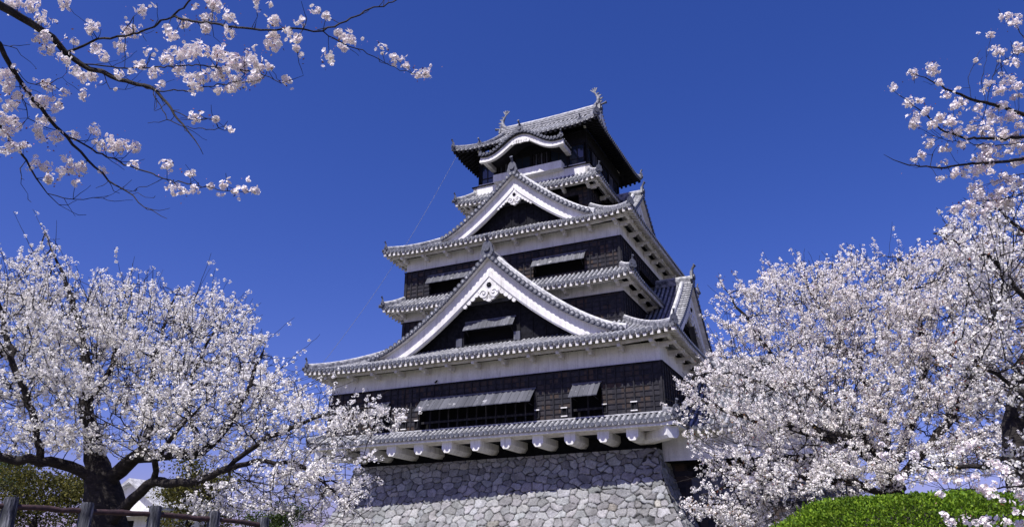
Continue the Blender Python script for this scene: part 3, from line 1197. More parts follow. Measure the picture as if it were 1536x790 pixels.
    for j in range(-3, 4):
        bb.disc(F(j * .24, .0, zk(j * .24) - .80 - .05 * (3 - abs(j))), (0, -1, 0), .2, .12, 'plaster', 12)
    kpart(bb, 'curved_bargeboard', ko)
    od = K()
    ornament(od, F(0, .1, zk(0) + .1), (0, -1), .9, .6)
    kpart(od, 'ridge_end_tile', ko)
    for sx in (1, -1):
        od = K()
        ornament(od, F(sx * (hw - .05), .08, zk(hw) + .05), (sx * .3, -1), .5, .6)
        kpart(od, 'corner_end_tile', ko)


build_keep()


# ------------------------------------------------------------------ stone rampart
def rampart():
    def batter(z):                 # outward lean of the wall below its top
        q = ZT - z
        return .10 * q + .055 * q * q
    ztop, zbot = ZT, -1.9
    mb_v, mb_f, tones = [], [], []
    XR, XL = 11.84, -11.84
    corners = [(XL, 2.45), (XR, 1.45), (XR, 27.0), (XL, 27.0)]
    outd = [(-1, -1), (1, -1), (1, 1), (-1, 1)]
    rng = np.random.default_rng(5)
    H = ztop - zbot
    for side in range(4):
        c0, c1 = corners[side], corners[(side + 1) % 4]
        o0, o1 = outd[side], outd[(side + 1) % 4]
        L = math.hypot(c1[0] - c0[0], c1[1] - c0[1])
        st = .055 if side == 0 else (.09 if side == 1 else .3)
        nu, nv = int((L + 6) / st), int((H + 1.2) / st)
        # irregular courses of stones: seeds in jittered rows
        seeds, rad = [], []
        z = -.3
        while z < H + 1.0:
            hh = rng.uniform(.32, .60)
            u = -4.0 + rng.uniform(0, .6)
            while u < L + 4:
                w = rng.choice([rng.uniform(.35, .7), rng.uniform(.7, 1.15)])
                seeds.append((u + w / 2, z + hh / 2 + rng.normal(0, .10)))
                rad.append(rng.uniform(.0, .16))
                u += w
            z += hh
        for _ in range(int(L * H * 1.1)):       # small wedge stones
            seeds.append((rng.uniform(-4, L + 4), rng.uniform(0, H)))
            rad.append(-.20)
        zc_, alt = .3, 0                          # long corner blocks, laid alternately
        while zc_ < H + 1:
            for uc in (.35 + .35 * alt, L - .35 - .35 * (1 - alt)):
                seeds.append((uc, zc_))
                rad.append(.20)
            alt = 1 - alt
            zc_ += .66
        seeds = np.array(seeds)
        rad = np.array(rad)
        nS = len(seeds)
        base = rng.choice([.22, .28, .33, .38], nS) * rng.uniform(.92, 1.08, nS)
        tint = np.stack([base * rng.uniform(.97, 1.03, nS), base * rng.uniform(.98, 1.01, nS), base * rng.uniform(.96, 1.01, nS)], 1)
        sel = rng.random(nS) < .02
        tint[sel] *= np.array([1.12, 1.06, .92])
        tint[rad < 0] *= 1.08
        uu = np.linspace(0, 1, nu)
        qq = np.linspace(0, 1, nv)
        UU, QQ = np.meshgrid(uu, qq)
        zz = ztop - QQ * H
        b = .10 * (QQ * H) + .055 * (QQ * H) ** 2
        # base positions
        px = (c0[0] + o0[0] * b) * (1 - UU) + (c1[0] + o1[0] * b) * UU
        py = (c0[1] + o0[1] * b) * (1 - UU) + (c1[1] + o1[1] * b) * UU
        su = -b + UU * (L + 2 * b)
        sv = QQ * H * 1.08
        pts = np.stack([su.ravel(), sv.ravel()], 1)
        wob = np.stack([np.sin(pts[:, 1] * 5.1 + pts[:, 0] * 2.3) * .05 + np.sin(pts[:, 1] * 13 + 1) * .015,
                        np.sin(pts[:, 0] * 4.3 + pts[:, 1] * 1.7) * .05 + np.sin(pts[:, 0] * 11 + 2) * .015], 1)
        pw = pts + wob
        f1 = np.full(len(pw), 1e9)
        f2 = np.full(len(pw), 1e9)
        id1 = np.zeros(len(pw), int)
        order = np.argsort(pw[:, 0])
        CH = 6000
        for k in range(0, len(order), CH):
            ix = order[k:k + CH]
            lo, hi = pw[ix, 0].min() - 1.6, pw[ix, 0].max() + 1.6
            cand = np.where((seeds[:, 0] > lo) & (seeds[:, 0] < hi))[0]
            d = ((np.abs(pw[ix, None, 0] - seeds[None, cand, 0]) * .80) ** 3.2 + (np.abs(pw[ix, None, 1] - seeds[None, cand, 1]) * 1.15) ** 3.2) ** (1 / 3.2) - rad[None, cand]
            part = np.argpartition(d, 1, axis=1)[:, :2]
            dd = np.take_along_axis(d, part, 1)
            sw = dd[:, 0] > dd[:, 1]
            part[sw] = part[sw][:, ::-1]
            dd[sw] = dd[sw][:, ::-1]
            f1[ix], f2[ix] = dd[:, 0], dd[:, 1]
            id1[ix] = cand[part[:, 0]]
        e = f2 - f1
        tilt_u, tilt_v = rng.normal(0, .07, nS), rng.normal(0, .07, nS)
        lift = rng.uniform(0, .06, nS)
        rel = pw - seeds[id1]
        disp = .14 * np.clip(e / .05, 0, 1) ** .6 + lift[id1] * np.clip(e / .12, 0, 1) + (tilt_u[id1] * rel[:, 0] + tilt_v[id1] * rel[:, 1]) * np.clip(e / .1, 0, 1)
        disp = disp.reshape(UU.shape)
        fade = np.minimum(1, np.minimum(UU, 1 - UU) * L / .15)
        nrm = np.array([(o0[0] + o1[0]) / 2, (o0[1] + o1[1]) / 2])
        ex = np.clip(UU * L / .6, 0, 1)
        px = px + nrm[0] * disp * 1.0
        py = py + nrm[1] * disp * 1.0
        # push the ends out too so the corner stones round off
        endl, endr = np.clip(1 - UU * L / .5, 0, 1), np.clip(1 - (1 - UU) * L / .5, 0, 1)
        tn = np.array([c1[0] - c0[0], c1[1] - c0[1]]) / L
        px += tn[0] * disp * (endr - endl) * .9
        py += tn[1] * disp * (endr - endl) * .9
        k0 = len(mb_v)
        mb_v.append(np.stack([px.ravel(), py.ravel(), zz.ravel()], 1))
        off = sum(len(a) for a in mb_v[:-1])
        idx = np.arange(nu * nv).reshape(nv, nu) + off
        mb_f.append(np.stack([idx[1:, :-1].ravel(), idx[1:, 1:].ravel(), idx[:-1, 1:].ravel(), idx[:-1, :-1].ravel()], 1))
        gap = np.clip(e / .055, .04, 1)[:, None]
        col = tint[id1] * gap                     # shade in the joints painted into the stone tone
        tones.append(np.concatenate([col, np.ones((len(col), 1))], 1))
    V = np.concatenate(mb_v)
    # flat earth top closing the rampart
    n0 = len(V)
    V = np.concatenate([V, np.array([[c[0], c[1], ztop - .02] for c in corners])])
    T = np.concatenate(tones + [np.full((4, 4), .2)])
    Fq = np.concatenate(mb_f + [np.array([[n0, n0 + 1, n0 + 2, n0 + 3]])])
    V[:, 1] -= YC
    V[:, 2] -= zbot
    o = np_mesh('stone_rampart', V, Fq, 'stone', T, smooth_=True)
    o.location = kw(0, YC, zbot)
    o.rotation_euler = (0, 0, KEEP_RZ)
    tag(o, 'battered grey dry-stone rampart under the black and white keep', 'stone wall')


def np_mesh(name, V, F, mat, tone=None, smooth_=False, parent=None, n=None):
    n = n or F.shape[1]
    me = bpy.data.meshes.new(name)
    me.vertices.add(len(V))
    me.vertices.foreach_set('co', np.ascontiguousarray(V, dtype=np.float32).ravel())
    me.loops.add(F.size)
    me.loops.foreach_set('vertex_index', np.ascontiguousarray(F, dtype=np.int32).ravel())
    me.polygons.add(len(F))
    me.polygons.foreach_set('loop_start', np.arange(0, F.size, n, dtype=np.int32))
    me.polygons.foreach_set('loop_total', np.full(len(F), n, dtype=np.int32))
    if smooth_:
        me.polygons.foreach_set('use_smooth', np.ones(len(F), bool))
    me.update(calc_edges=True)
    if tone is not None:
        a = me.attributes.new('tone', 'FLOAT_COLOR', 'POINT')
        a.data.foreach_set('color', np.ascontiguousarray(tone, dtype=np.float32).ravel())
    me.materials.append(M[mat])
    o = bpy.data.objects.new(name, me)
    COL.objects.link(o)
    if parent:
        o.parent = parent
    return o


rampart()


# ------------------------------------------------------------------ annex right of the keep
def annex():
    t = empty('gate_annex', kw(20, 14, -.1), KEEP_RZ)
    tag(t, 'low tiled annex building with white wall right of the keep, half hidden by blossom', 'building')
    off = (20, 14, -.1)
    x0, x1 = 14.2, 23.0
    y0, y1 = 2.7, 18.0
    yc = 10.0
    w = MB(off)
    F = front(y0)
    w.quad(F(12.0, 0, 6.15), F(x1, 0, 6.15), F(x1, 0, 8.1), F(12.0, 0, 8.1), 'plaster')
    w.quad(F(12.0, 0, 6.15), F(12.0, -1.8, 6.15), F(x1, -1.8, 6.15), F(x1, 0, 6.15), 'black')
    w.quad((x1, y0, 6.15), (x1, y1, 6.15), (x1, y1, 8.1), (x1, y0, 8.1), 'plaster')
    w.build('plaster_wall', t)
    w = MB(off)
    Fb = front(y0 + 1.6)
    w.quad(Fb(12, 0, 0), Fb(x1, 0, 0), Fb(x1, 0, 6.16), Fb(12, 0, 6.16), 'boards')
    w.quad((x1 - .2, y0, 0), (x1 - .2, y1, 0), (x1 - .2, y1, 6.16), (x1 - .2, y0, 6.16), 'boards')
    for i in range(7):
        a = 13.6 + i * 1.5
        w.fbox(Fb, a - .1, a + .1, 0, .12, 0, 6.1, 'black')
    w.fbox(Fb, 13.2, x1, 0, .2, 5.7, 6.0, 'black')
    w.fbox(Fb, 13.4, x1, 0, .16, 3.6, 5.2, 'planks')
    w.build('board_wall', t)
    rf, ra = MB(off), MB(off)
    ye, zr = 1.65, 13.6
    run = yc - ye
    xl, xr = 13.1, x1 + 1
    xm, half = (xl + xr) / 2, (xr - xl) / 2
    h = lambda d, a: 8.0 + (zr - 8.0) * (.75 * d / run + .25 * (d / run) ** 2)
    fd = lambda a: min(run, (half - a) * 1.5)
    bd = lambda a: min(run, (half + a) * 1.5)
    roof_side(rf, lambda a, b, z: (a + xm, ye - b, z), half, fd, h, ra, 1.05, plain=True)
    roof_side(rf, lambda a, b, z: (xm - a, 2 * yc - ye + b, z), half, bd, h, None, 1.05, plain=True)
    hx = lambda d, a: h(d * 1.5, a)
    roof_side(rf, lambda a, b, z: (xr + b, yc + a, z), run, lambda a: min(run / 1.5, (run - abs(a)) / 1.5), hx, None, 1.05, plain=True)
    ro = rf.build('tiled_roof', t)
    ra.build('rafters', ro)
    rd = MB(off)
    rd.sweep([(x, yc, zr + .1) for x in (13.1, 15, 17, xr - run / 1.5)], [(-.22, -.2), (.22, -.2), (.22, .3), (.12, .45), (-.12, .45), (-.22, .3)], 'ridge')
    rd.build('ridge_tiles', ro)


annex()


# ------------------------------------------------------------------ cherry trees
def unit(a):
    return a / np.maximum(1e-9, np.linalg.norm(a, axis=-1, keepdims=True))


class Skel:
    def __init__(s):
        s.p, s.par, s.minr = [], [], []

    def line(s, pts, start=None, step=.22, wob=.03):
        """add a polyline of (Vector, radius) as nodes; returns the last index"""
        last = start
        for i in range(len(pts)):
            P, r = Vector(pts[i][0]), pts[i][1]
            if last is None:
                s.p.append(P); s.par.append(-1); s.minr.append(r)
                last = len(s.p) - 1
                prev, pr = P, r
                continue
            prev = s.p[last]
            pr = s.minr[last] if i else r
            n = max(1, int((P - prev).length / step))
            for k in range(1, n + 1):
                q = prev.lerp(P, k / n)
                if k < n:
                    q = q + Vector((random.gauss(0, wob), random.gauss(0, wob), random.gauss(0, wob)))
                s.p.append(q); s.par.append(last); s.minr.append(pr + (r - pr) * k / n)
                last = len(s.p) - 1
        return last

    def nearest(s, P):
        return min(range(len(s.p)), key=lambda i: (s.p[i] - P).length_squared)

    def grow(s, att, step=.2, infl=2.2, kill=.3, iters=90, up=.05, rng=RNG):
        P = np.array([tuple(q) for q in s.p])
        par = list(s.par)
        att = np.asarray(att)
        # nearest node for each attractor
        nd = np.full(len(att), 1e9)
        ni = np.zeros(len(att), int)

        def upd(lo):
            for c in range(lo, len(P), 400):
                d = np.linalg.norm(att[:, None, :] - P[None, c:c + 400, :], axis=2)
                j = d.argmin(1)
                dm = d[np.arange(len(att)), j]
                m = dm < nd
                nd[m] = dm[m]
                ni[m] = j[m] + c
        upd(0)
        childs = {}
        alive = np.ones(len(att), bool)
        for it in range(iters):
            alive &= nd > kill
            act = alive & (nd < infl)
            if not act.any():
                act = alive
                if not act.any():
                    break
            dirs = np.zeros_like(P)
            np.add.at(dirs, ni[act], unit(att[act] - P[ni[act]]))
            ids = np.unique(ni[act])
            ids = np.array([i for i in ids if childs.get(i, 0) < 3])
            if len(ids) == 0:
                break
            d = unit(dirs[ids]) + rng.normal(0, .22, (len(ids), 3)) + np.array([0, 0, up])
            newp = P[ids] + unit(d) * step
            lo = len(P)
            P = np.concatenate([P, newp])
            for i in ids:
                par.append(int(i))
                childs[i] = childs.get(i, 0) + 1
            upd(lo)
        s.minr += [0] * (len(P) - len(s.p))
        s.p = [Vector(q) for q in P]
        s.par = par

    def finish(s, tip=.0055, expo=2.3, scale=1.0):
        n = len(s.p)
        s.ch = [[] for _ in range(n)]
        for i, q in enumerate(s.par):
            if q >= 0: s.ch[q].append(i)
        acc = np.zeros(n)
        for i in range(n - 1, -1, -1):
            acc[i] = max(acc[i], tip ** expo)
            if s.par[i] >= 0:
                acc[s.par[i]] += acc[i]
        s.r = acc ** (1 / expo) * scale
        s.r = np.maximum(s.r, np.array(s.minr))

    def mesh(s, name, parent, mat='bark', off=Vector((0, 0, 0))):
        mb = MB(tuple(off))
        done = [False] * len(s.p)
        stack = [0]
        starts = [i for i, q in enumerate(s.par) if q < 0]
        stack = [(None, i) for i in starts]
        while stack:
            pr, i = stack.pop()
            chain = [] if pr is None else [pr]
            while True:
                chain.append(i)
                if not s.ch[i]: break
                big = max(s.ch[i], key=lambda c: s.r[c])
                for c in s.ch[i]:
                    if c != big: stack.append((i, c))
                i = big
            if len(chain) < 2: continue
            pts = [s.p[c] for c in chain]
            rr = [float(s.r[c]) for c in chain]
            if pr is not None: rr[0] = min(rr[0], rr[1] * 1.25)
            # thin out straight twig chains
            R0 = max(rr)
            nside = 10 if R0 > .15 else 7 if R0 > .05 else 5 if R0 > .02 else 4
            mb.tube(pts, rr, mat, nside, False)
        return mb.build(name, parent)


def flowers(centers, rads, nper, fr, rng, detail=False, pink=.016, tone_lo=.86, tone_hi=.97, blue=.965):
    """blossom clusters: balls of five-petalled flowers; returns V, F(quads or tris), tone"""
    K_ = len(centers)
    cnt = np.maximum(3, rng.poisson(nper, K_)) if np.isscalar(nper) else nper
    ci = np.repeat(np.arange(K_), cnt)
    N = len(ci)
    d = unit(rng.normal(0, 1, (N, 3)))
    d[:, 2] += .1
    rr = rads[ci] * (rng.uniform(.35, 1.3, N) if detail else rng.uniform(.55, 1.05, N) ** .7)
    pos = centers[ci] + d * rr[:, None]
    nr = unit(d + rng.normal(0, .45, (N, 3)))
    a = unit(np.cross(nr, rng.normal(0, 1, (N, 3))))
    b = np.cross(nr, a)
    size = fr * rng.uniform(.8, 1.2, N)
    tone = np.empty((N, 4))
    base = rng.uniform(tone_lo, tone_hi, N)
    pk = np.clip(rng.normal(pink, .018, N), 0, .2)
    tone[:, 0] = base
    tone[:, 1] = base * (1 - pk)
    tone[:, 2] = base * (blue - pk * .5)
    tone[:, 3] = 1
    if not detail:
        # five triangular petals sharing a centre
        ang = np.arange(5) * 2 * PI / 5
        Vs = [pos]
        cup = .25
        for k in range(5):
            for off in (-.52, .52):
                th = ang[k] + off
                q = pos + (a * np.cos(th) + b * np.sin(th)) * size[:, None] + nr * (size * cup)[:, None]
                Vs.append(q)
        V = np.stack(Vs, 1).reshape(-1, 3)         # 11 per flower
        i0 = np.arange(N)[:, None] * 11
        F = np.stack([np.stack([i0[:, 0], i0[:, 0] + 1 + 2 * k, i0[:, 0] + 2 + 2 * k], 1) for k in range(5)], 1).reshape(-1, 3)
        T = np.repeat(tone, 11, 0)
        T = T.reshape(N, 11, 4)
        T[:, 0, :3] *= np.array([.97, .91, .89])   # pink eye of each flower
        return V, F, T.reshape(-1, 4)
    # detailed: each petal two quads with a notch: 6 verts
    ang = np.arange(5) * 2 * PI / 5
    loc = [(.10, 0, .0), (.55, -.42, .16), (.95, -.30, .34), (.86, 0, .26), (.95, .30, .34), (.55, .42, .16)]
    Vs, Ts = [], []
    for k in range(5):
        ca, sa = np.cos(ang[k]), np.sin(ang[k])
        ra, ta = a * ca + b * sa, -a * sa + b * ca
        for (x, y, z) in loc:
            Vs.append(pos + (ra * x + ta * y * 1.0 + nr * z) * size[:, None])
            tt = tone.copy()
            if x < .2:
                tt[:, :3] *= np.array([.92, .74, .70])
            Ts.append(tt)
    V = np.stack(Vs, 1).reshape(-1, 3)
    T = np.stack(Ts, 1).reshape(-1, 4)
    i0 = np.arange(N) * 30
    fs = []
    for k in range(5):
        o = i0 + 6 * k
        fs.append(np.stack([o, o + 1, o + 2, o + 3], 1))
        fs.append(np.stack([o, o + 3, o + 4, o + 5], 1))
    F = np.stack(fs, 1).reshape(-1, 4)
    return V, F, T


def leaflets(centers, per, spread, size, cols, rng, flat=.5):
    K_ = len(centers)
    N = K_ * per
    pos = np.repeat(centers, per, 0) + rng.normal(0, spread, (N, 3))
    d = unit(rng.normal(0, 1, (N, 3)))
    w = unit(np.cross(d, rng.normal(0, 1, (N, 3))))
    s_ = size * rng.uniform(.7, 1.3, N)[:, None]
    V = np.stack([pos, pos + d * s_ * .5 + w * s_ * .28, pos + d * s_, pos + d * s_ * .5 - w * s_ * .28], 1).reshape(-1, 3)
    F = np.arange(N * 4).reshape(-1, 4)
    ix = rng.integers(0, len(cols), N)
    c = np.array(cols)[ix] * rng.uniform(.75, 1.25, N)[:, None]
    T = np.repeat(np.concatenate([c, np.ones((N, 1))], 1), 4, 0)
    return V, F, T


def ell_points(ells, dens, rng):
    out = []
    for (u, v, ru, rv, Y, rY) in ells:
        px = Y / 1155
        vol = 4 / 3 * PI * ru * px * rv * px * rY
        n = max(8, int(vol * dens))
        q = unit(rng.normal(0, 1, (n, 3))) * (rng.random((n, 1)) ** .38)
        for x, y, z in q:
            out.append(tuple(at(u + ru * x, v + rv * y, Y + rY * z)))
    return np.array(out)


def cherry(name, label, limbs, ells, dens, seed, group=None, per_node=1.15, fr=.0205, nper=10, leaf=0.0, base=None, step=.2, rmax=.03, kill=.3, thin_limbs=.72, shoots=.42, spur=.6, pink=.004):
    rng = np.random.default_rng(seed)
    random.seed(seed)
    sk = Skel()
    for i, (pts, radii) in enumerate(limbs):
        P = [at(*q) for q in pts]
        if i == 0:
            sk.line(list(zip(P, radii)))
            nlimb0 = len(sk.p)
        else:
            k = sk.nearest(P[0])
            sk.line(list(zip(P[1:], [q * thin_limbs for q in radii[1:]])), k)
    nlimb = len(sk.p)
    att = ell_points(ells, dens, rng)
    sk.grow(att, step=step, kill=kill, rng=rng)
    # long slender shoots fan outwards from the grown branches
    ngrown = len(sk.p)
    fork = sk.p[min(nlimb0 - 1, 12)]
    for i in range(int(shoots * (ngrown - nlimb))):
        k = random.randrange(nlimb, ngrown)
        g = (sk.p[k] - sk.p[sk.par[k]]).normalized()
        o = (sk.p[k] - fork).normalized()
        d = (g * .55 + o * .75 + Vector((random.gauss(0, .25), random.gauss(0, .25), random.gauss(.22, .2)))).normalized()
        L = random.uniform(.45, 1.5)
        e = sk.p[k] + d * L
        x, y, z = e.x, e.y, e.z - EYE
        w_ = y * CT + z * ST
        eu, ev = 768 + 1155 * x / w_, 395 - 1155 * (-y * ST + z * CT) / w_
        if not any(((eu - q[0]) / (q[2] * 1.06 + 6)) ** 2 + ((ev - q[1]) / (q[3] * 1.06 + 6)) ** 2 < 1 for q in ells) and random.random() > .10:
            continue
        n = max(3, int(L / .13))
        last = k
        bend = Vector((random.gauss(0, .1), random.gauss(0, .1), random.uniform(-.02, .18)))
        for m in range(1, n + 1):
            t_ = m / n
            sk.p.append(sk.p[k] + d * (L * t_) + bend * (t_ * t_ * L) + Vector((random.gauss(0, .008), random.gauss(0, .008), random.gauss(0, .008))))
            sk.par.append(last)
            sk.minr.append(.007 * (1 - t_) + .003)
            last = len(sk.p) - 1
    # short flowering spurs reach the rest of the crown
    att = att[rng.random(len(att)) < spur]
    P = np.array([tuple(q) for q in sk.p])
    for c in range(0, len(att), 500):
        d = np.linalg.norm(att[c:c + 500, None, :] - P[None], axis=2)
        j = d.argmin(1)
        for a, k, dm in zip(att[c:c + 500], j, d[np.arange(len(j)), j]):
            if dm < 1.3:
                q = Vector(a)
                n = 2 if dm < .35 else 3
                last, p0 = int(k), sk.p[k]
                for m in range(1, n + 1):
                    sk.p.append(p0.lerp(q, m / n) + Vector((random.gauss(0, .02), random.gauss(0, .02), random.gauss(0, .02) + (.05 * dm if m < n else 0))))
                    sk.par.append(last)
                    sk.minr.append(0)
                    last = len(sk.p) - 1
    sk.finish(tip=.0045, expo=2.45)
    org = Vector((sk.p[0].x, sk.p[0].y, ground_z(sk.p[0].x, sk.p[0].y)))
    t = empty(name, org)
    tag(t, label, 'tree', group)
    sk.mesh('trunk', t, off=org)
    P = np.array([tuple(q) for q in sk.p])
    r = np.array(sk.r)
    par = np.array(sk.par)
    thin = np.where((r < rmax) & (par >= 0))[0]
    # patchy flowering: bare stretches and full ones
    ph = np.sin(P[thin, 2] * 4.6 + 1.6 * np.sin(P[thin, 0] * 1.3) + P[thin, 0] * .5) + .8 * np.sin(P[thin, 0] * 2.7 + 2 * np.sin(P[thin, 1] * 1.7 + P[thin, 2] * 1.1))
    lam = per_node * np.clip(1.05 + .75 * ph, .12, 2.0)
    cnt = rng.poisson(lam)
    idx = np.repeat(thin, cnt)
    tt = rng.random(len(idx))[:, None]
    c = P[idx] * tt + P[par[idx]] * (1 - tt) + rng.normal(0, .045, (len(idx), 3))
    rad = rng.uniform(.024, .066, len(idx))
    V, F, T = flowers(c, rad, nper, fr, rng, pink=pink)
    np_mesh('blossom', V - np.array(org), F, 'petal', T, parent=t)
    if leaf > 0:
        sel = rng.random(len(c)) < leaf
        V, F, T = leaflets(c[sel], 4, .06, .05, [(.20, .085, .03), (.16, .10, .03), (.22, .06, .04)], rng)
        np_mesh('young_leaves', V - np.array(org), F, 'leaf', T, parent=t)
    return t, sk


def trees():
    # --- left tree behind the fence
    Y = 20.0
    limbs = [
        ([(152, 850, Y), (156, 780, Y), (155, 740, Y), (148, 700, Y), (138, 655, Y), (130, 610, Y), (133, 560, Y), (125, 500, Y), (105, 440, Y), (82, 385, Y), (67, 350, Y)],
         [.60, .52, .46, .29, .20, .165, .13, .095, .06, .03, .012]),
        ([(150, 720, Y), (105, 699, 19.6), (60, 693, 19.2), (10, 687, 19), (-60, 660, 18.6), (-140, 600, 18.4)], [.2, .19, .17, .15, .1, .05]),
        ([(156, 745, Y), (180, 706, 19.8), (205, 684, 19.5), (250, 681, 19), (300, 678, 18.6), (340, 640, 18.2), (370, 590, 18), (398, 515, 18)], [.3, .27, .24, .2, .17, .12, .08, .03]),
        ([(205, 684, 19.5), (222, 650, 19.7), (225, 600, 20), (232, 540, 20), (250, 480, 20.2), (270, 430, 20.4)], [.17, .15, .13, .1, .06, .02]),
        ([(158, 795, Y), (200, 747, 19.2), (230, 722, 18.8), (280, 724, 18.2), (330, 706, 17.8), (385, 690, 17.4), (440, 692, 17), (485, 722, 16.6)], [.20, .18, .16, .13, .10, .07, .045, .015]),
        ([(300, 678, 18.6), (290, 640, 18.8), (272, 600, 19), (300, 540, 19.2), (330, 480, 19.4)], [.12, .1, .08, .05, .02]),
        ([(330, 706, 17.8), (400, 655, 17.2), (460, 632, 16.8), (520, 612, 16.4), (590, 615, 16.2)], [.1, .08, .055, .035, .012]),
        ([(130, 610, Y), (170, 545, 20.6), (188, 470, 21), (200, 425, 21.2)], [.14, .1, .06, .02]),
        ([(60, 693, 19.2), (55, 640, 19), (25, 560, 19), (5, 480, 19), (-15, 410, 19)], [.12, .1, .07, .04, .015]),
        ([(230, 722, 18.8), (232, 690, 18.4), (262, 650, 18.2), (310, 600, 18)], [.12, .1, .07, .02]),
    ]
    ells = [(72, 395, 32, 58, 20, .8), (20, 440, 70, 55, 20, 2), (60, 510, 150, 95, 20, 2.6), (195, 500, 120, 88, 20.4, 2.6), (310, 510, 92, 82, 19.4, 2.2),
            (300, 615, 130, 85, 18.6, 2.4), (120, 610, 160, 72, 19.4, 2.4), (-70, 540, 90, 150, 20, 3), (400, 610, 70, 75, 17.6, 1.8),
            (500, 640, 80, 38, 16.5, 1.2), (572, 625, 52, 26, 16.2, .7), (535, 592, 30, 18, 16.2, .5), (430, 720, 95, 62, 17, 1.8), (320, 745, 60, 42, 18.2, 1.3), (60, 660, 120, 28, 19.2, 1.6), (500, 755, 75, 45, 16.6, 1.2), (545, 700, 25, 25, 16.4, .6), (480, 670, 60, 50, 16.8, 1.2), (460, 745, 90, 45, 16.4, 1.0), (520, 730, 50, 50, 16.2, .8), (430, 680, 60, 50, 17, 1.0), (470, 600, 55, 40, 16.8, 1.0), (540, 640, 60, 28, 16.1, .6), (250, 660, 90, 40, 18.6, 1.6), (375, 560, 50, 60, 18.2, 1.4)]
    cherry('cherry_tree', 'large white blossoming cherry tree with thick dark forked trunk behind the log fence', limbs, ells, 26, 3, 'cherry trees in blossom', .74)
    # --- right tree behind the hedge
    Y = 21.0
    limbs = [
        ([(1345, 850, Y), (1343, 780, Y), (1340, 735, Y), (1330, 700, Y), (1290, 668, 20.6), (1235, 652, 20.2), (1170, 636, 19.8), (1100, 620, 19.4), (1040, 596, 19)],
         [.42, .36, .33, .26, .2, .15, .1, .06, .02]),
        ([(1335, 715, Y), (1285, 640, 21), (1222, 588, 21), (1160, 538, 20.8), (1112, 468, 20.6), (1078, 418, 20.6)], [.22, .17, .12, .08, .045, .012]),
        ([(1333, 705, Y), (1320, 620, 21.6), (1282, 540, 21.8), (1232, 470, 22), (1192, 395, 22)], [.22, .17, .12, .07, .015]),
        ([(1338, 725, Y), (1372, 620, 21.4), (1392, 540, 21.6), (1372, 450, 21.8), (1345, 385, 22)], [.2, .16, .11, .06, .015]),
        ([(1340, 735, Y), (1402, 660, 20.6), (1452, 580, 20.6), (1482, 500, 20.8), (1505, 420, 21)], [.22, .17, .12, .07, .02]),
        ([(1342, 750, Y), (1282, 722, 20), (1202, 715, 19.4), (1122, 722, 19), (1052, 742, 18.6)], [.18, .13, .09, .05, .015]),
        ([(1235, 652, 20.2), (1180, 590, 19.8), (1110, 560, 19.4), (1030, 565, 19)], [.09, .07, .04, .012]),
    ]
    ells = [(1050, 590, 48, 42, 19.2, .9), (1120, 560, 75, 85, 20, 1.6), (1095, 450, 30, 45, 20.6, .6), (1125, 690, 60, 55, 19.4, 1.5), (1120, 760, 90, 45, 19, 1.5), (1200, 470, 90, 85, 21.6, 2),
            (1220, 610, 120, 110, 20.6, 2.4), (1300, 460, 110, 85, 22, 2.2), (1340, 590, 130, 110, 21, 2.4), (1420, 470, 110, 110, 21.6, 2.4), (1470, 600, 110, 120, 21.4, 2.4),
            (1480, 400, 90, 80, 21.6, 2), (1200, 730, 120, 60, 19.6, 2), (1290, 690, 110, 60, 20, 1.8), (1420, 690, 120, 40, 20, 1.6), (1560, 520, 60, 160, 21.5, 2), (1075, 620, 60, 45, 18.8, .9), (1065, 668, 40, 16, 18.6, .4), (1070, 745, 60, 38, 18.4, .6), (1035, 772, 30, 22, 18.2, .4), (1140, 665, 55, 35, 18.8, .9), (1160, 600, 70, 40, 19.2, 1)]
    cherry('cherry_tree', 'wide pinkish white cherry tree fanning out behind the clipped green hedge', limbs, ells, 24, 4, 'cherry trees in blossom', .98, leaf=.10, pink=.02)
    # --- nearer tree at the right edge
    Y = 13.0
    limbs = [
        ([(1534, 860, Y), (1532, 740, Y), (1522, 660, Y), (1528, 600, Y), (1545, 540, Y), (1560, 470, Y), (1590, 380, Y)], [.26, .2, .18, .17, .16, .14, .1]),
        ([(1560, 470, Y), (1500, 400, 12.8), (1455, 375, 12.6), (1400, 350, 12.6)], [.1, .06, .03, .01]),
        ([(1528, 600, Y), (1495, 560, 12.6), (1450, 545, 12.4), (1420, 520, 12.2)], [.08, .05, .03, .01]),
        ([(1524, 690, Y), (1480, 700, 12.4), (1420, 700, 12), (1360, 695, 11.8)], [.09, .06, .035, .01]),
        ([(1575, 420, Y), (1540, 350, 12.6), (1500, 315, 12.4), (1450, 300, 12.3)], [.08, .05, .03, .01]),
        ([(1545, 540, Y), (1620, 480, 13), (1700, 430, 13)], [.12, .08, .03]),
    ]
    ells = [(1470, 365, 75, 34, 12.6, 1.0), (1520, 330, 50, 36, 12.5, 1.0), (1500, 440, 70, 60, 12.8, 1.2), (1430, 690, 90, 30, 12, .9), (1480, 560, 70, 60, 12.5, 1.0), (1650, 440, 110, 120, 13, 2), (1530, 720, 40, 30, 12.2, .8), (1525, 288, 34, 26, 12.2, .8), (1470, 325, 60, 24, 12.4, .8), (1510, 685, 45, 32, 12.0, .6), (1545, 600, 25, 40, 12.2, .5)]
    cherry('cherry_tree', 'dark trunked cherry tree at the right edge rising above the hedge end', limbs, ells, 50, 5, 'cherry trees in blossom', .80, leaf=.10, pink=.012, step=.14, kill=.22, fr=.0195)


trees()


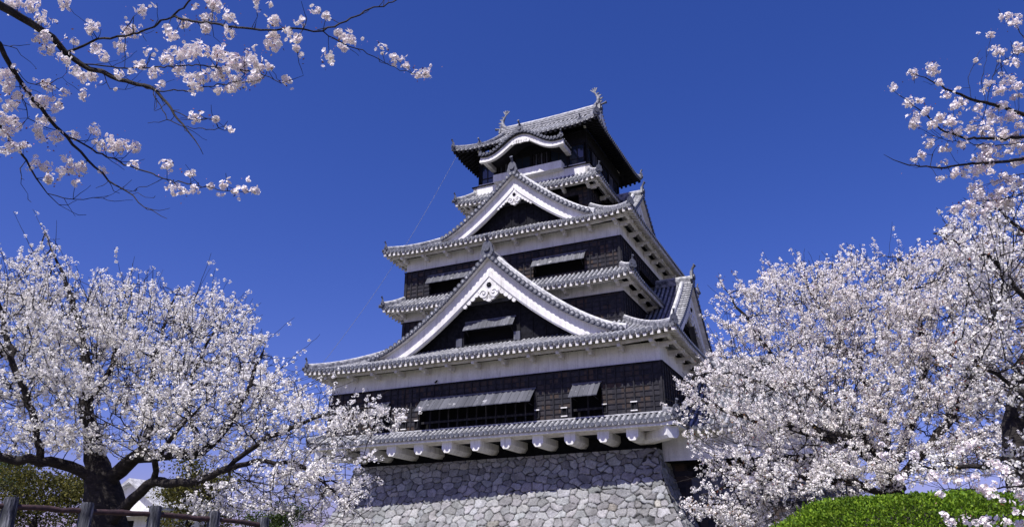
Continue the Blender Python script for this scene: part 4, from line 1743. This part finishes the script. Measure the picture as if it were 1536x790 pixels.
# ---- near overhanging branches
def near_branches(name, label, lines, clusters, trunk, depth, seed, twigs):
    """lines: list of (pixel polyline, r0, r1); the limbs join a trunk that stands outside the picture"""
    rng = np.random.default_rng(seed)
    random.seed(seed)
    sk = Skel()
    tb, tt = Vector(trunk[0]), Vector(trunk[1])
    tb.z = ground_z(tb.x, tb.y)
    sk.line([(tb - Vector((0, 0, .1)), .24), (tb.lerp(tt, .5) + Vector((.1, .1, 0)), .19), (tt, .14)], None, .6, .02)
    for k, (pts, r0, r1, join) in enumerate(lines):
        P = [at(u, v, depth(u, v)) for u, v in pts]
        n = len(P)
        seq = [(p, r0 + (r1 - r0) * i / max(1, n - 1)) for i, p in enumerate(P)]
        if join:      # joins the trunk
            i0 = sk.nearest(tt if join == 1 else tb.lerp(tt, join))
            sk.line(seq, i0, .08, .006)
        else:
            i0 = sk.nearest(P[0])
            sk.line(seq[1:], i0, .06, .006)
    C, Rr = [], []
    for (u, v, r) in clusters:
        Yd = depth(u, v) + rng.normal(0, .10)
        C.append(at(u, v, Yd))
        Rr.append(r * Yd / 1155)
    # every cluster hangs on a spur from the nearest branch
    base_n = len(sk.p)
    for p, r in zip(C, Rr):
        k = min(range(base_n), key=lambda i: (sk.p[i] - p).length_squared)
        sk.line([(p, .0022)], k, .05, .004)
    # bare twigs
    for i in range(twigs):
        k = random.randrange(30, base_n)
        if sk.minr[k] > .02: continue
        q = sk.p[k] - sk.p[sk.par[k]] if sk.par[k] >= 0 else Vector((1, 0, 0))
        d = (q.normalized() + Vector((random.gauss(0, .6), random.gauss(0, .5), random.gauss(0, .6)))).normalized()
        L = random.uniform(.05, .22)
        e = Vector((random.gauss(0, .15), random.gauss(0, .15), random.uniform(.0, .35))) * L
        sk.line([(sk.p[k] + d * L * .5, .0026), (sk.p[k] + d * L + e, .0014)], k, .04, .004)
    sk.finish(tip=.0018, expo=2.6)
    t = empty(name, tb)
    tag(t, label, 'tree', 'cherry trees in blossom')
    sk.mesh('trunk', t, off=tb)
    cen, rad = [], []
    for p, r in zip(C, Rr):
        # a blotch is a few umbels side by side
        n = max(1, int(round((r / .042) ** 2)))
        for _ in range(n):
            o = rng.normal(0, 1, 3) * (max(0, r - .042) * .62)
            cen.append(np.array(p) + o)
            rad.append(min(.044, r * .78) * rng.uniform(.75, 1.1))
    m0 = len(cen)
    cnt = list(np.maximum(4, rng.poisson(13, m0)))
    for i in range(m0):
        for _ in range(rng.integers(0, 3)):
            cen.append(cen[i] + rng.normal(0, .045, 3))
            rad.append(rng.uniform(.012, .026))
            cnt.append(int(rng.integers(1, 5)))
    cnt = np.array(cnt)
    V, F, T = flowers(np.array(cen), np.array(rad), cnt, .0185, rng, True, pink=.004, blue=1.0)
    np_mesh('blossom', V - np.array(tb), F, 'petal', T, parent=t)
    sel = np.array(cen)[rng.random(len(cen)) < .35]
    V, F, T = leaflets(sel, 3, .035, .022, [(.16, .05, .03), (.12, .06, .03)], rng)
    np_mesh('young_leaves', V - np.array(tb), F, 'leaf', T, parent=t)
    sel = np.array(cen)[rng.random(len(cen)) < .4]
    V, F, T = leaflets(sel, 2, .05, .013, [(.55, .22, .26), (.62, .34, .36)], rng)
    np_mesh('buds', V - np.array(tb), F, 'petal', T, parent=t)
    return t


def overhangs():
    k = 1 / 2.395
    S = lambda L, ox=0, oy=0: [(ox + x * k, oy + y * k) for x, y in L]
    lines = [
        (S([(-900, -500), (-250, -140), (0, 20), (70, 60), (190, 135), (235, 190), (290, 230), (400, 275), (480, 300), (540, 312), (600, 370), (640, 430), (690, 490), (730, 555)]), .042, .002, 1),
        (S([(-900, -200), (-200, -90), (0, 160), (40, 240), (100, 330), (170, 420), (240, 490), (290, 545), (340, 600), (390, 650), (460, 690), (520, 745), (600, 785)]), .026, .002, .92),
        (S([(-900, 300), (-200, 330), (0, 450), (50, 520), (95, 575), (130, 640), (170, 695), (260, 762)]), .018, .002, .8),
        (S([(260, 195), (300, 165), (350, 140), (450, 130), (530, 105), (600, 70), (660, 30), (700, -25), (760, -120)]), .015, .006, 0),
        (S([(620, 62), (760, 85), (870, 100), (960, 108), (1090, 105), (1160, 112), (1260, 65), (1360, 25), (1440, -5), (1520, -60)]), .011, .004, 0),
        (S([(1150, 112), (1180, 130), (1280, 175), (1400, 235), (1480, 265), (1530, 268)]), .006, .002, 0),
        (S([(300, 232), (450, 245), (560, 240), (720, 235), (860, 250), (940, 268), (1010, 300), (1090, 272)]), .008, .002, 0),
        (S([(480, 300), (560, 328), (700, 322), (780, 302), (860, 300), (940, 285)]), .007, .002, 0),
        (S([(240, 490), (330, 535), (430, 580), (520, 615), (600, 645), (700, 665), (800, 685), (915, 690)]), .009, .002, 0),
        (S([(60, 270), (100, 425), (170, 460), (240, 485)]), .005, .003, 0),
        (S([(170, 690), (230, 712), (300, 717), (370, 712), (430, 680)]), .005, .0015, 0),
        (S([(95, 575), (72, 605), (75, 660), (100, 697)]), .005, .002, 0),
        (S([(0, 130), (60, 175), (130, 245)]), .005, .0018, 0),
        (S([(540, 312), (600, 430), (660, 455), (740, 466), (820, 468)]), .005, .0018, 0),
        (S([(560, 330), (620, 395), (700, 432), (775, 430)]), .004, .0015, 0),
        (S([(375, 265), (395, 320), (450, 322), (520, 300)]), .004, .002, 0),
        (S([(30, 250), (100, 298), (180, 300), (240, 260)]), .005, .002, 0),
        (S([(290, 30), (315, 90), (335, 145)]), .004, .002, 0),
        (S([(505, -40), (480, 60), (440, 120)]), .005, .003, 0),
        (S([(940, -20), (925, 60), (905, 100)]), .004, .003, 0),
        (S([(1150, 55), (1140, 108)]), .003, .003, 0),
        (S([(440, 150), (450, 200), (448, 240)]), .004, .003, 0),
        (S([(590, 640), (560, 655), (460, 690), (545, 710)]), .004, .0018, 0),
    ]
    cl1 = [(60, 15, 50), (110, 30, 40), (235, 15, 30), (505, 40, 35), (150, 75, 35), (170, 140, 40), (185, 180, 35), (265, 150, 20), (330, 105, 35), (465, 105, 40), (435, 170, 32), (345, 170, 30), (370, 200, 28), (240, 215, 35), (300, 280, 30), (330, 280, 25), (270, 255, 30), (300, 340, 25), (230, 335, 25), (165, 315, 35), (20, 280, 45), (15, 310, 40), (80, 350, 40), (130, 370, 35), (175, 370, 35), (210, 378, 20), (20, 380, 40), (40, 430, 40), (20, 470, 35), (70, 455, 25), (150, 430, 30), (140, 475, 35), (40, 525, 35), (80, 520, 20), (10, 540, 25), (210, 495, 30), (265, 485, 30), (340, 465, 28), (360, 505, 30), (400, 520, 40), (440, 525, 35), (480, 530, 25), (140, 600, 40), (175, 640, 25), (250, 600, 45), (290, 605, 25), (270, 655, 16), (370, 610, 22), (475, 590, 30), (600, 600, 28), (685, 627, 22), (625, 675, 30), (655, 690, 25), (700, 680, 22), (755, 668, 14), (805, 665, 20), (850, 685, 24), (880, 680, 14), (915, 685, 22), (700, 425, 32), (775, 430, 14), (828, 467, 24), (620, 130, 35), (600, 105, 25), (665, 85, 30), (740, 70, 22), (740, 100, 25), (770, 20, 40), (820, 60, 25), (825, 110, 25), (650, 180, 45), (700, 190, 45), (600, 205, 30), (540, 195, 25), (500, 235, 30), (560, 265, 30), (580, 300, 25), (640, 250, 30), (690, 300, 40), (730, 280, 30), (790, 200, 35), (840, 225, 40), (900, 215, 35), (930, 245, 30), (800, 260, 30), (850, 290, 25), (910, 290, 30), (780, 325, 20), (835, 320, 20), (720, 320, 20), (430, 265, 25), (-40, 60, 45), (-60, 260, 50), (-50, 420, 50), (-90, 150, 50)]
    cl2 = [(50, 20, 35), (105, 65, 25), (105, 120, 25), (20, 95, 25), (20, 65, 18), (15, 190, 30), (65, 190, 35), (110, 210, 40), (150, 230, 40), (190, 215, 35), (250, 240, 15), (200, 275, 25), (130, 290, 30), (100, 320, 25), (60, 260, 35), (318, 290, 26), (265, 75, 32), (265, 140, 50), (320, 120, 30), (350, 135, 25), (370, 78, 26), (422, 40, 15), (455, 58, 17), (345, 175, 17), (462, 208, 30), (500, 120, 20), (530, 140, 30), (520, 180, 15), (650, 180, 25), (705, 215, 28), (740, 235, 20), (780, 265, 22), (815, 265, 25), (55, 430, 14), (200, 0, 15)]
    clusters = [(x * k, y * k, r * k) for x, y, r in cl1] + [(300 + x * k, y * k, r * k) for x, y, r in cl2]
    near_branches('cherry_tree', 'blossoming cherry boughs reaching in overhead at the upper left against blue sky', lines, clusters,
                  [(-7.4, 4.6, 0), (-7.0, 4.7, 3.6)], lambda u, v: 5.2 + .55 * math.sin(u * .011) + .0012 * (v - 100), 21, 190)
    k2 = 1 / 1.9766
    S2 = lambda L: [(1280 + x * k2, y * k2) for x, y in L]
    lines = [
        (S2([(900, 560), (640, 390), (506, 340), (430, 315), (350, 295), (290, 270), (230, 240), (165, 212)]), .035, .002, 1),
        (S2([(900, 600), (640, 420), (506, 405), (440, 410), (330, 410), (260, 385), (195, 325), (120, 270)]), .03, .002, .95),
        (S2([(900, 640), (640, 490), (506, 470), (430, 480), (340, 487), (250, 497), (150, 485), (90, 458)]), .03, .002, .9),
        (S2([(560, 420), (420, 432), (340, 425), (255, 410), (170, 368)]), .008, .002, 0),
        (S2([(385, 302), (380, 240), (400, 160)]), .005, .0018, 0),
        (S2([(345, 292), (340, 230), (362, 178)]), .005, .0018, 0),
        (S2([(380, 405), (400, 280), (438, 150)]), .006, .002, 0),
        (S2([(600, 470), (506, 515), (450, 525), (370, 560)]), .007, .002, 0),
        (S2([(640, 390), (560, 200), (480, 70), (440, 52)]), .012, .002, 0),
        (S2([(560, 200), (500, 150), (430, 190)]), .006, .002, 0),
        (S2([(240, 497), (235, 460), (205, 455)]), .004, .002, 0),
        (S2([(640, 500), (540, 560), (440, 590), (340, 600)]), .008, .002, 0),
        (S2([(900, 1300), (700, 1420), (600, 1430), (480, 1440), (380, 1452), (270, 1450)]), .02, .002, .55),
        (S2([(600, 1430), (520, 1500), (430, 1540), (280, 1530)]), .008, .002, 0),
    ]
    cl = [(440, 52, 10), (485, 68, 20), (435, 150, 20), (362, 180, 8), (180, 220, 18), (235, 205, 24), (118, 262, 14), (158, 305, 20), (195, 297, 11), (255, 250, 14), (275, 280, 16), (310, 262, 10), (490, 150, 20), (480, 190, 15), (170, 358, 26), (265, 350, 22), (232, 372, 16), (215, 332, 15), (300, 320, 18), (325, 300, 15), (400, 255, 20), (430, 270, 20), (445, 245, 12), (470, 240, 18), (370, 315, 18), (390, 380, 25), (410, 340, 20), (440, 325, 20), (470, 345, 22), (490, 260, 18), (350, 380, 20), (325, 428, 18), (270, 440, 15), (230, 425, 14), (205, 460, 16), (180, 475, 10), (273, 480, 11), (258, 530, 12), (290, 515, 18), (325, 512, 16), (360, 510, 15), (385, 500, 14), (405, 505, 16), (390, 445, 20), (430, 450, 20), (480, 430, 25), (440, 540, 12), (350, 560, 14), (380, 565, 20), (430, 585, 20), (460, 600, 20), (495, 545, 12), (480, 400, 20), (500, 480, 20), (440, 400, 20), (310, 395, 18), (280, 400, 15), (285, 365, 18),
          (540, 120, 25), (560, 260, 30), (570, 400, 30), (560, 560, 30), (350, 600, 16), (400, 615, 20), (300, 620, 14)]
    clusters = [(1280 + x * k2, y * k2, r * k2 * 1.2) for x, y, r in cl] + [(1280 + (x + random.gauss(0, 26)) * k2, (y + random.gauss(0, 22)) * k2, r * k2 * .8) for x, y, r in cl if x > 420] + [(1280 + x * k2, y * k2, r * k2) for x, y, r in [(random.uniform(340, 520), random.uniform(430, 640), random.uniform(12, 22)) for _ in range(26)]]
    k3 = 1 / 2.725
    cl = [(935, 540, 26), (1025, 605, 20), (860, 630, 26), (915, 655, 34), (895, 640, 25), (712, 658, 17), (730, 750, 22), (755, 775, 20), (810, 762, 20), (850, 770, 22), (890, 765, 22), (920, 760, 24), (1030, 665, 28), (1020, 725, 18), (1035, 780, 25), (985, 775, 20), (850, 590, 22), (780, 600, 20), (735, 590, 22), (960, 560, 24), (820, 465, 24), (790, 475, 20), (680, 580, 26), (600, 500, 20), (545, 590, 22), (480, 500, 22)]
    clusters += [(1150 + x * k3, 500 + y * k3, r * k3) for x, y, r in cl]
    near_branches('cherry_tree', 'sparse cherry sprays reaching in at the upper right against deep blue sky', lines, clusters,
                  [(8.6, 7.6, 0), (8.2, 7.7, 4.6)], lambda u, v: 7.6 + .5 * math.sin(u * .013) + (0 if v < 400 else -.6), 22, 130)


overhangs()


# ------------------------------------------------------------------ hedge, green trees
def hedge():
    rng = np.random.default_rng(9)
    c0 = at(1420, 742, 9.6)
    zb = 1.55
    org = Vector((c0.x, c0.y, zb))
    # rounded loaf: superellipse cross-section, long in x
    N = 95000
    rx, ry, rz = 2.25, 1.15, c0.z - zb
    th = rng.uniform(0, 2 * PI, N)
    ph = np.arccos(rng.uniform(-.05, 1, N))
    d = np.stack([np.sin(ph) * np.cos(th), np.sin(ph) * np.sin(th), np.cos(ph)], 1)
    k = (np.abs(d[:, 0]) ** 2.6 + np.abs(d[:, 1]) ** 2.6 + np.abs(d[:, 2]) ** 2.6) ** (-1 / 2.6)
    P = d * k[:, None] * np.array([rx, ry, rz])
    lump = 1 + .05 * np.sin(P[:, 0] * 4.1 + 1) * np.sin(P[:, 1] * 5 + 2) + .02 * np.sin(P[:, 0] * 9) * np.sin(P[:, 2] * 8)
    P = P * lump[:, None] * np.where(rng.random(N) < .02, rng.uniform(1.0, 1.045, N), rng.uniform(.88, 1.01, N))[:, None]
    nrm = unit(P / np.array([rx, ry, rz]) ** 2)
    dd = unit(nrm + rng.normal(0, .75, (N, 3)))
    w = unit(np.cross(dd, rng.normal(0, 1, (N, 3))))
    s = rng.uniform(.024, .046, N)[:, None]
    V = np.stack([P, P + dd * s * .5 + w * s * .3, P + dd * s, P + dd * s * .5 - w * s * .3], 1).reshape(-1, 3)
    cols = np.array([(.19, .33, .022), (.14, .27, .02), (.24, .38, .03), (.09, .18, .016)])
    c = cols[rng.integers(0, 4, N)] * rng.uniform(.75, 1.25, N)[:, None]
    c = c * (1 + .28 * np.sin(P[:, 0] * 7 + 2 * np.sin(P[:, 2] * 9)) * np.sin(P[:, 1] * 6 + P[:, 2] * 11))[:, None] * np.array([.86, .82, .80])
    T = np.repeat(np.concatenate([c, np.ones((N, 1))], 1), 4, 0)
    t = empty('clipped_hedge', org)
    tag(t, 'rounded clipped bright green hedge in the lower right corner', 'hedge')
    np_mesh('foliage', V, np.arange(N * 4).reshape(-1, 4), 'leaf', T, parent=t)
    # dense twiggy core
    b = MB()
    rows = []
    for i in range(9):
        p = PI / 2 * i / 8
        row = []
        for j in range(33):
            a = 2 * PI * j / 32
            dd_ = (math.sin(p) * math.cos(a), math.sin(p) * math.sin(a), math.cos(p))
            kk = sum(abs(q) ** 2.6 for q in dd_) ** (-1 / 2.6) * .88
            row.append((dd_[0] * kk * rx, dd_[1] * kk * ry, dd_[2] * kk * rz))
        rows.append(row)
    b.grid(rows, 'bark')
    b.build('twigs', t)


hedge()


def green_tree(label, u, v, Y, ru, rv, cols, seed, n=260, leaf=.11):
    rng = np.random.default_rng(seed)
    random.seed(seed)
    top = at(u, v, Y)
    org = Vector((top.x, Y, 1.6))
    px = Y / 1155
    t = empty('broadleaf_tree', org)
    tag(t, label, 'tree', 'green trees behind the cherry trees')
    sk = Skel()
    sk.line([(org, .22), (Vector((top.x + .1, Y, org.z + (top.z - org.z) * .6)), .14)], None, .3)
    q = unit(rng.normal(0, 1, (n, 3))) * (rng.random((n, 1)) ** .35)
    cen = np.array([tuple(at(u + ru * a, v + rv * b, Y + ru * px * .8 * c)) for a, b, c in q])
    cen = cen[cen[:, 2] > 1.7]
    cl = cen[rng.choice(len(cen), max(12, len(cen) // 15), replace=False)]
    sk.grow(cen, step=.3, kill=.45, infl=4, rng=rng)
    sk.finish(tip=.01)
    sk.mesh('trunk', t, off=org)
    V, F, T = leaflets(cl, 520, np.array([.36, .36, .20]), leaf, cols, rng)
    np_mesh('crown', V - np.array(org), F, 'leaf', T, parent=t)


G1 = [(.11, .105, .02), (.08, .08, .018), (.14, .125, .026), (.05, .055, .016)]
G2 = [(.05, .085, .02), (.04, .06, .018), (.07, .10, .025)]
green_tree('yellowish green tree left of the thick cherry trunk, behind the fence', 55, 745, 30, 75, 52, G1, 31, 320)
green_tree('dark green tree under the cherry boughs at the left picture edge', -25, 700, 34, 95, 60, G2, 32, 320)
green_tree('green tree right of the thick cherry trunk, seen under its low limb', 285, 745, 31, 68, 55, G1, 33, 260)
green_tree('small dark green tree between the blossom and the rampart foot', 400, 790, 33, 60, 40, G2, 34, 160)


# ------------------------------------------------------------------ fence
def fence():
    top = [(18, 745, 11.6), (132, 753, 12.4), (234, 758, 13.2), (322, 766, 14.0), (396, 775, 14.8)]
    P = [at(*q) for q in top]
    org = Vector((P[0].x, P[0].y, 1.6))
    t = empty('log_fence', org)
    tag(t, 'rustic log fence with grey posts and reddish rails in the lower left corner', 'fence')
    d0 = (P[1] - P[0])
    P = [P[0] - d0] + P
    for p in P:
        b = MB(tuple(org))
        r = .10
        pts = [(p.x, p.y, 1.5), (p.x + .01, p.y, 1.9), (p.x, p.y, 2.3), (p.x, p.y, p.z - .04), (p.x, p.y, p.z)]
        b.tube(pts, [r * 1.06, r, r * 1.03, r * .98, r * .86], 'post', 14)
        o = b.build('post', t)
    for drop in (.13, .43):
        for a, c in zip(P[:-1], P[1:]):
            b = MB(tuple(org))
            q0, q1 = Vector((a.x, a.y, a.z - drop)), Vector((c.x, c.y, c.z - drop))
            n = 6
            pts = [q0.lerp(q1, i / n) + Vector((0, 0, random.gauss(0, .006))) for i in range(n + 1)]
            b.tube(pts, [.042 + random.gauss(0, .003) for _ in pts], 'rail', 9)
            b.build('rail', t)


fence()


# ------------------------------------------------------------------ white building far behind the left tree
def far_house():
    Y = 58
    c = at(196, 752, Y)
    org = Vector((c.x, c.y, 1.6))
    t = empty('white_building', org, R(-20))
    tag(t, 'small white gabled building seen through the fork of the thick cherry trunk', 'building')
    b = MB()
    hw, d = 2.6, 6.0
    F = lambda a, b_, z: (a, -b_, z)
    ztop = c.z - 1.6
    b.fbox(F, -hw, hw, -d, 0, 0, ztop - .3, 'plaster')
    b.extrude(F, [(-hw, ztop - .3), (hw, ztop - .3), (0, ztop + 1.35)], -d, 0, 'plaster')
    b.build('wall', t)
    b = MB()
    for s in (1, -1):
        b.hexa([F(s * (hw + .5), .5, ztop - .62), F(0, .5, ztop + 1.36), F(0, -d - .3, ztop + 1.36), F(s * (hw + .5), -d - .3, ztop - .62),
                F(s * (hw + .5), .5, ztop - .42), F(0, .5, ztop + 1.62), F(0, -d - .3, ztop + 1.62), F(s * (hw + .5), -d - .3, ztop - .42)], 'ridge_pale')
    b.build('gable_roof', t)
    b = MB()
    b.hexa([F(-hw - .5, 1.2, ztop - 1.1), F(hw + .5, 1.2, ztop - 1.1), F(hw + .5, .0, ztop - .62), F(-hw - .5, .0, ztop - .62),
            F(-hw - .5, 1.2, ztop - .95), F(hw + .5, 1.2, ztop - .95), F(hw + .5, .0, ztop - .46), F(-hw - .5, .0, ztop - .46)], 'ridge_pale')
    b.build('canopy_roof', t)
    b = MB()
    b.fbox(F, -.6, .6, .01, .05, ztop - 2.2, ztop - 1.3, 'room')
    b.build('window', t)


far_house()


# ------------------------------------------------------------------ cable and bird
def small_things():
    b = MB()
    A, B = kw(-6.75, 7.6, 35.5), kw(-13.9, -.9, 13.8)
    pts = [A.lerp(B, i / 20) + Vector((0, 0, -1.2 * math.sin(PI * i / 20))) for i in range(21)]
    C = kw(-13.05, -.05, 11.9)
    B2 = B + Vector((0, 0, -.5))
    pts2 = [B.lerp(C, i / 8) + Vector((0, 0, -.5 * math.sin(PI * i / 8))) for i in range(1, 9)]
    b.tube(pts + pts2, .014, 'cable', 5)
    tag(b.build('lightning_cable'), 'thin cable slanting from the top roof corner to the lowest left eave', 'cable')
    b = MB()
    p = kw(-3.55, -.10, 12.16)
    b.tube([p + Vector((-.10, 0, .02)), p + Vector((-.03, 0, .05)), p + Vector((.05, 0, .10)), p + Vector((.1, 0, .19)), p + Vector((.17, 0, .2))], [.012, .06, .075, .05, .006], 'bird', 8)
    b.tube([p + Vector((.02, 0, .05)), p + Vector((.02, 0, -.03))], .01, 'bird', 4)
    tag(b.build('bird'), 'small dark bird perched on the ledge under the lowest white band', 'bird')


small_things()
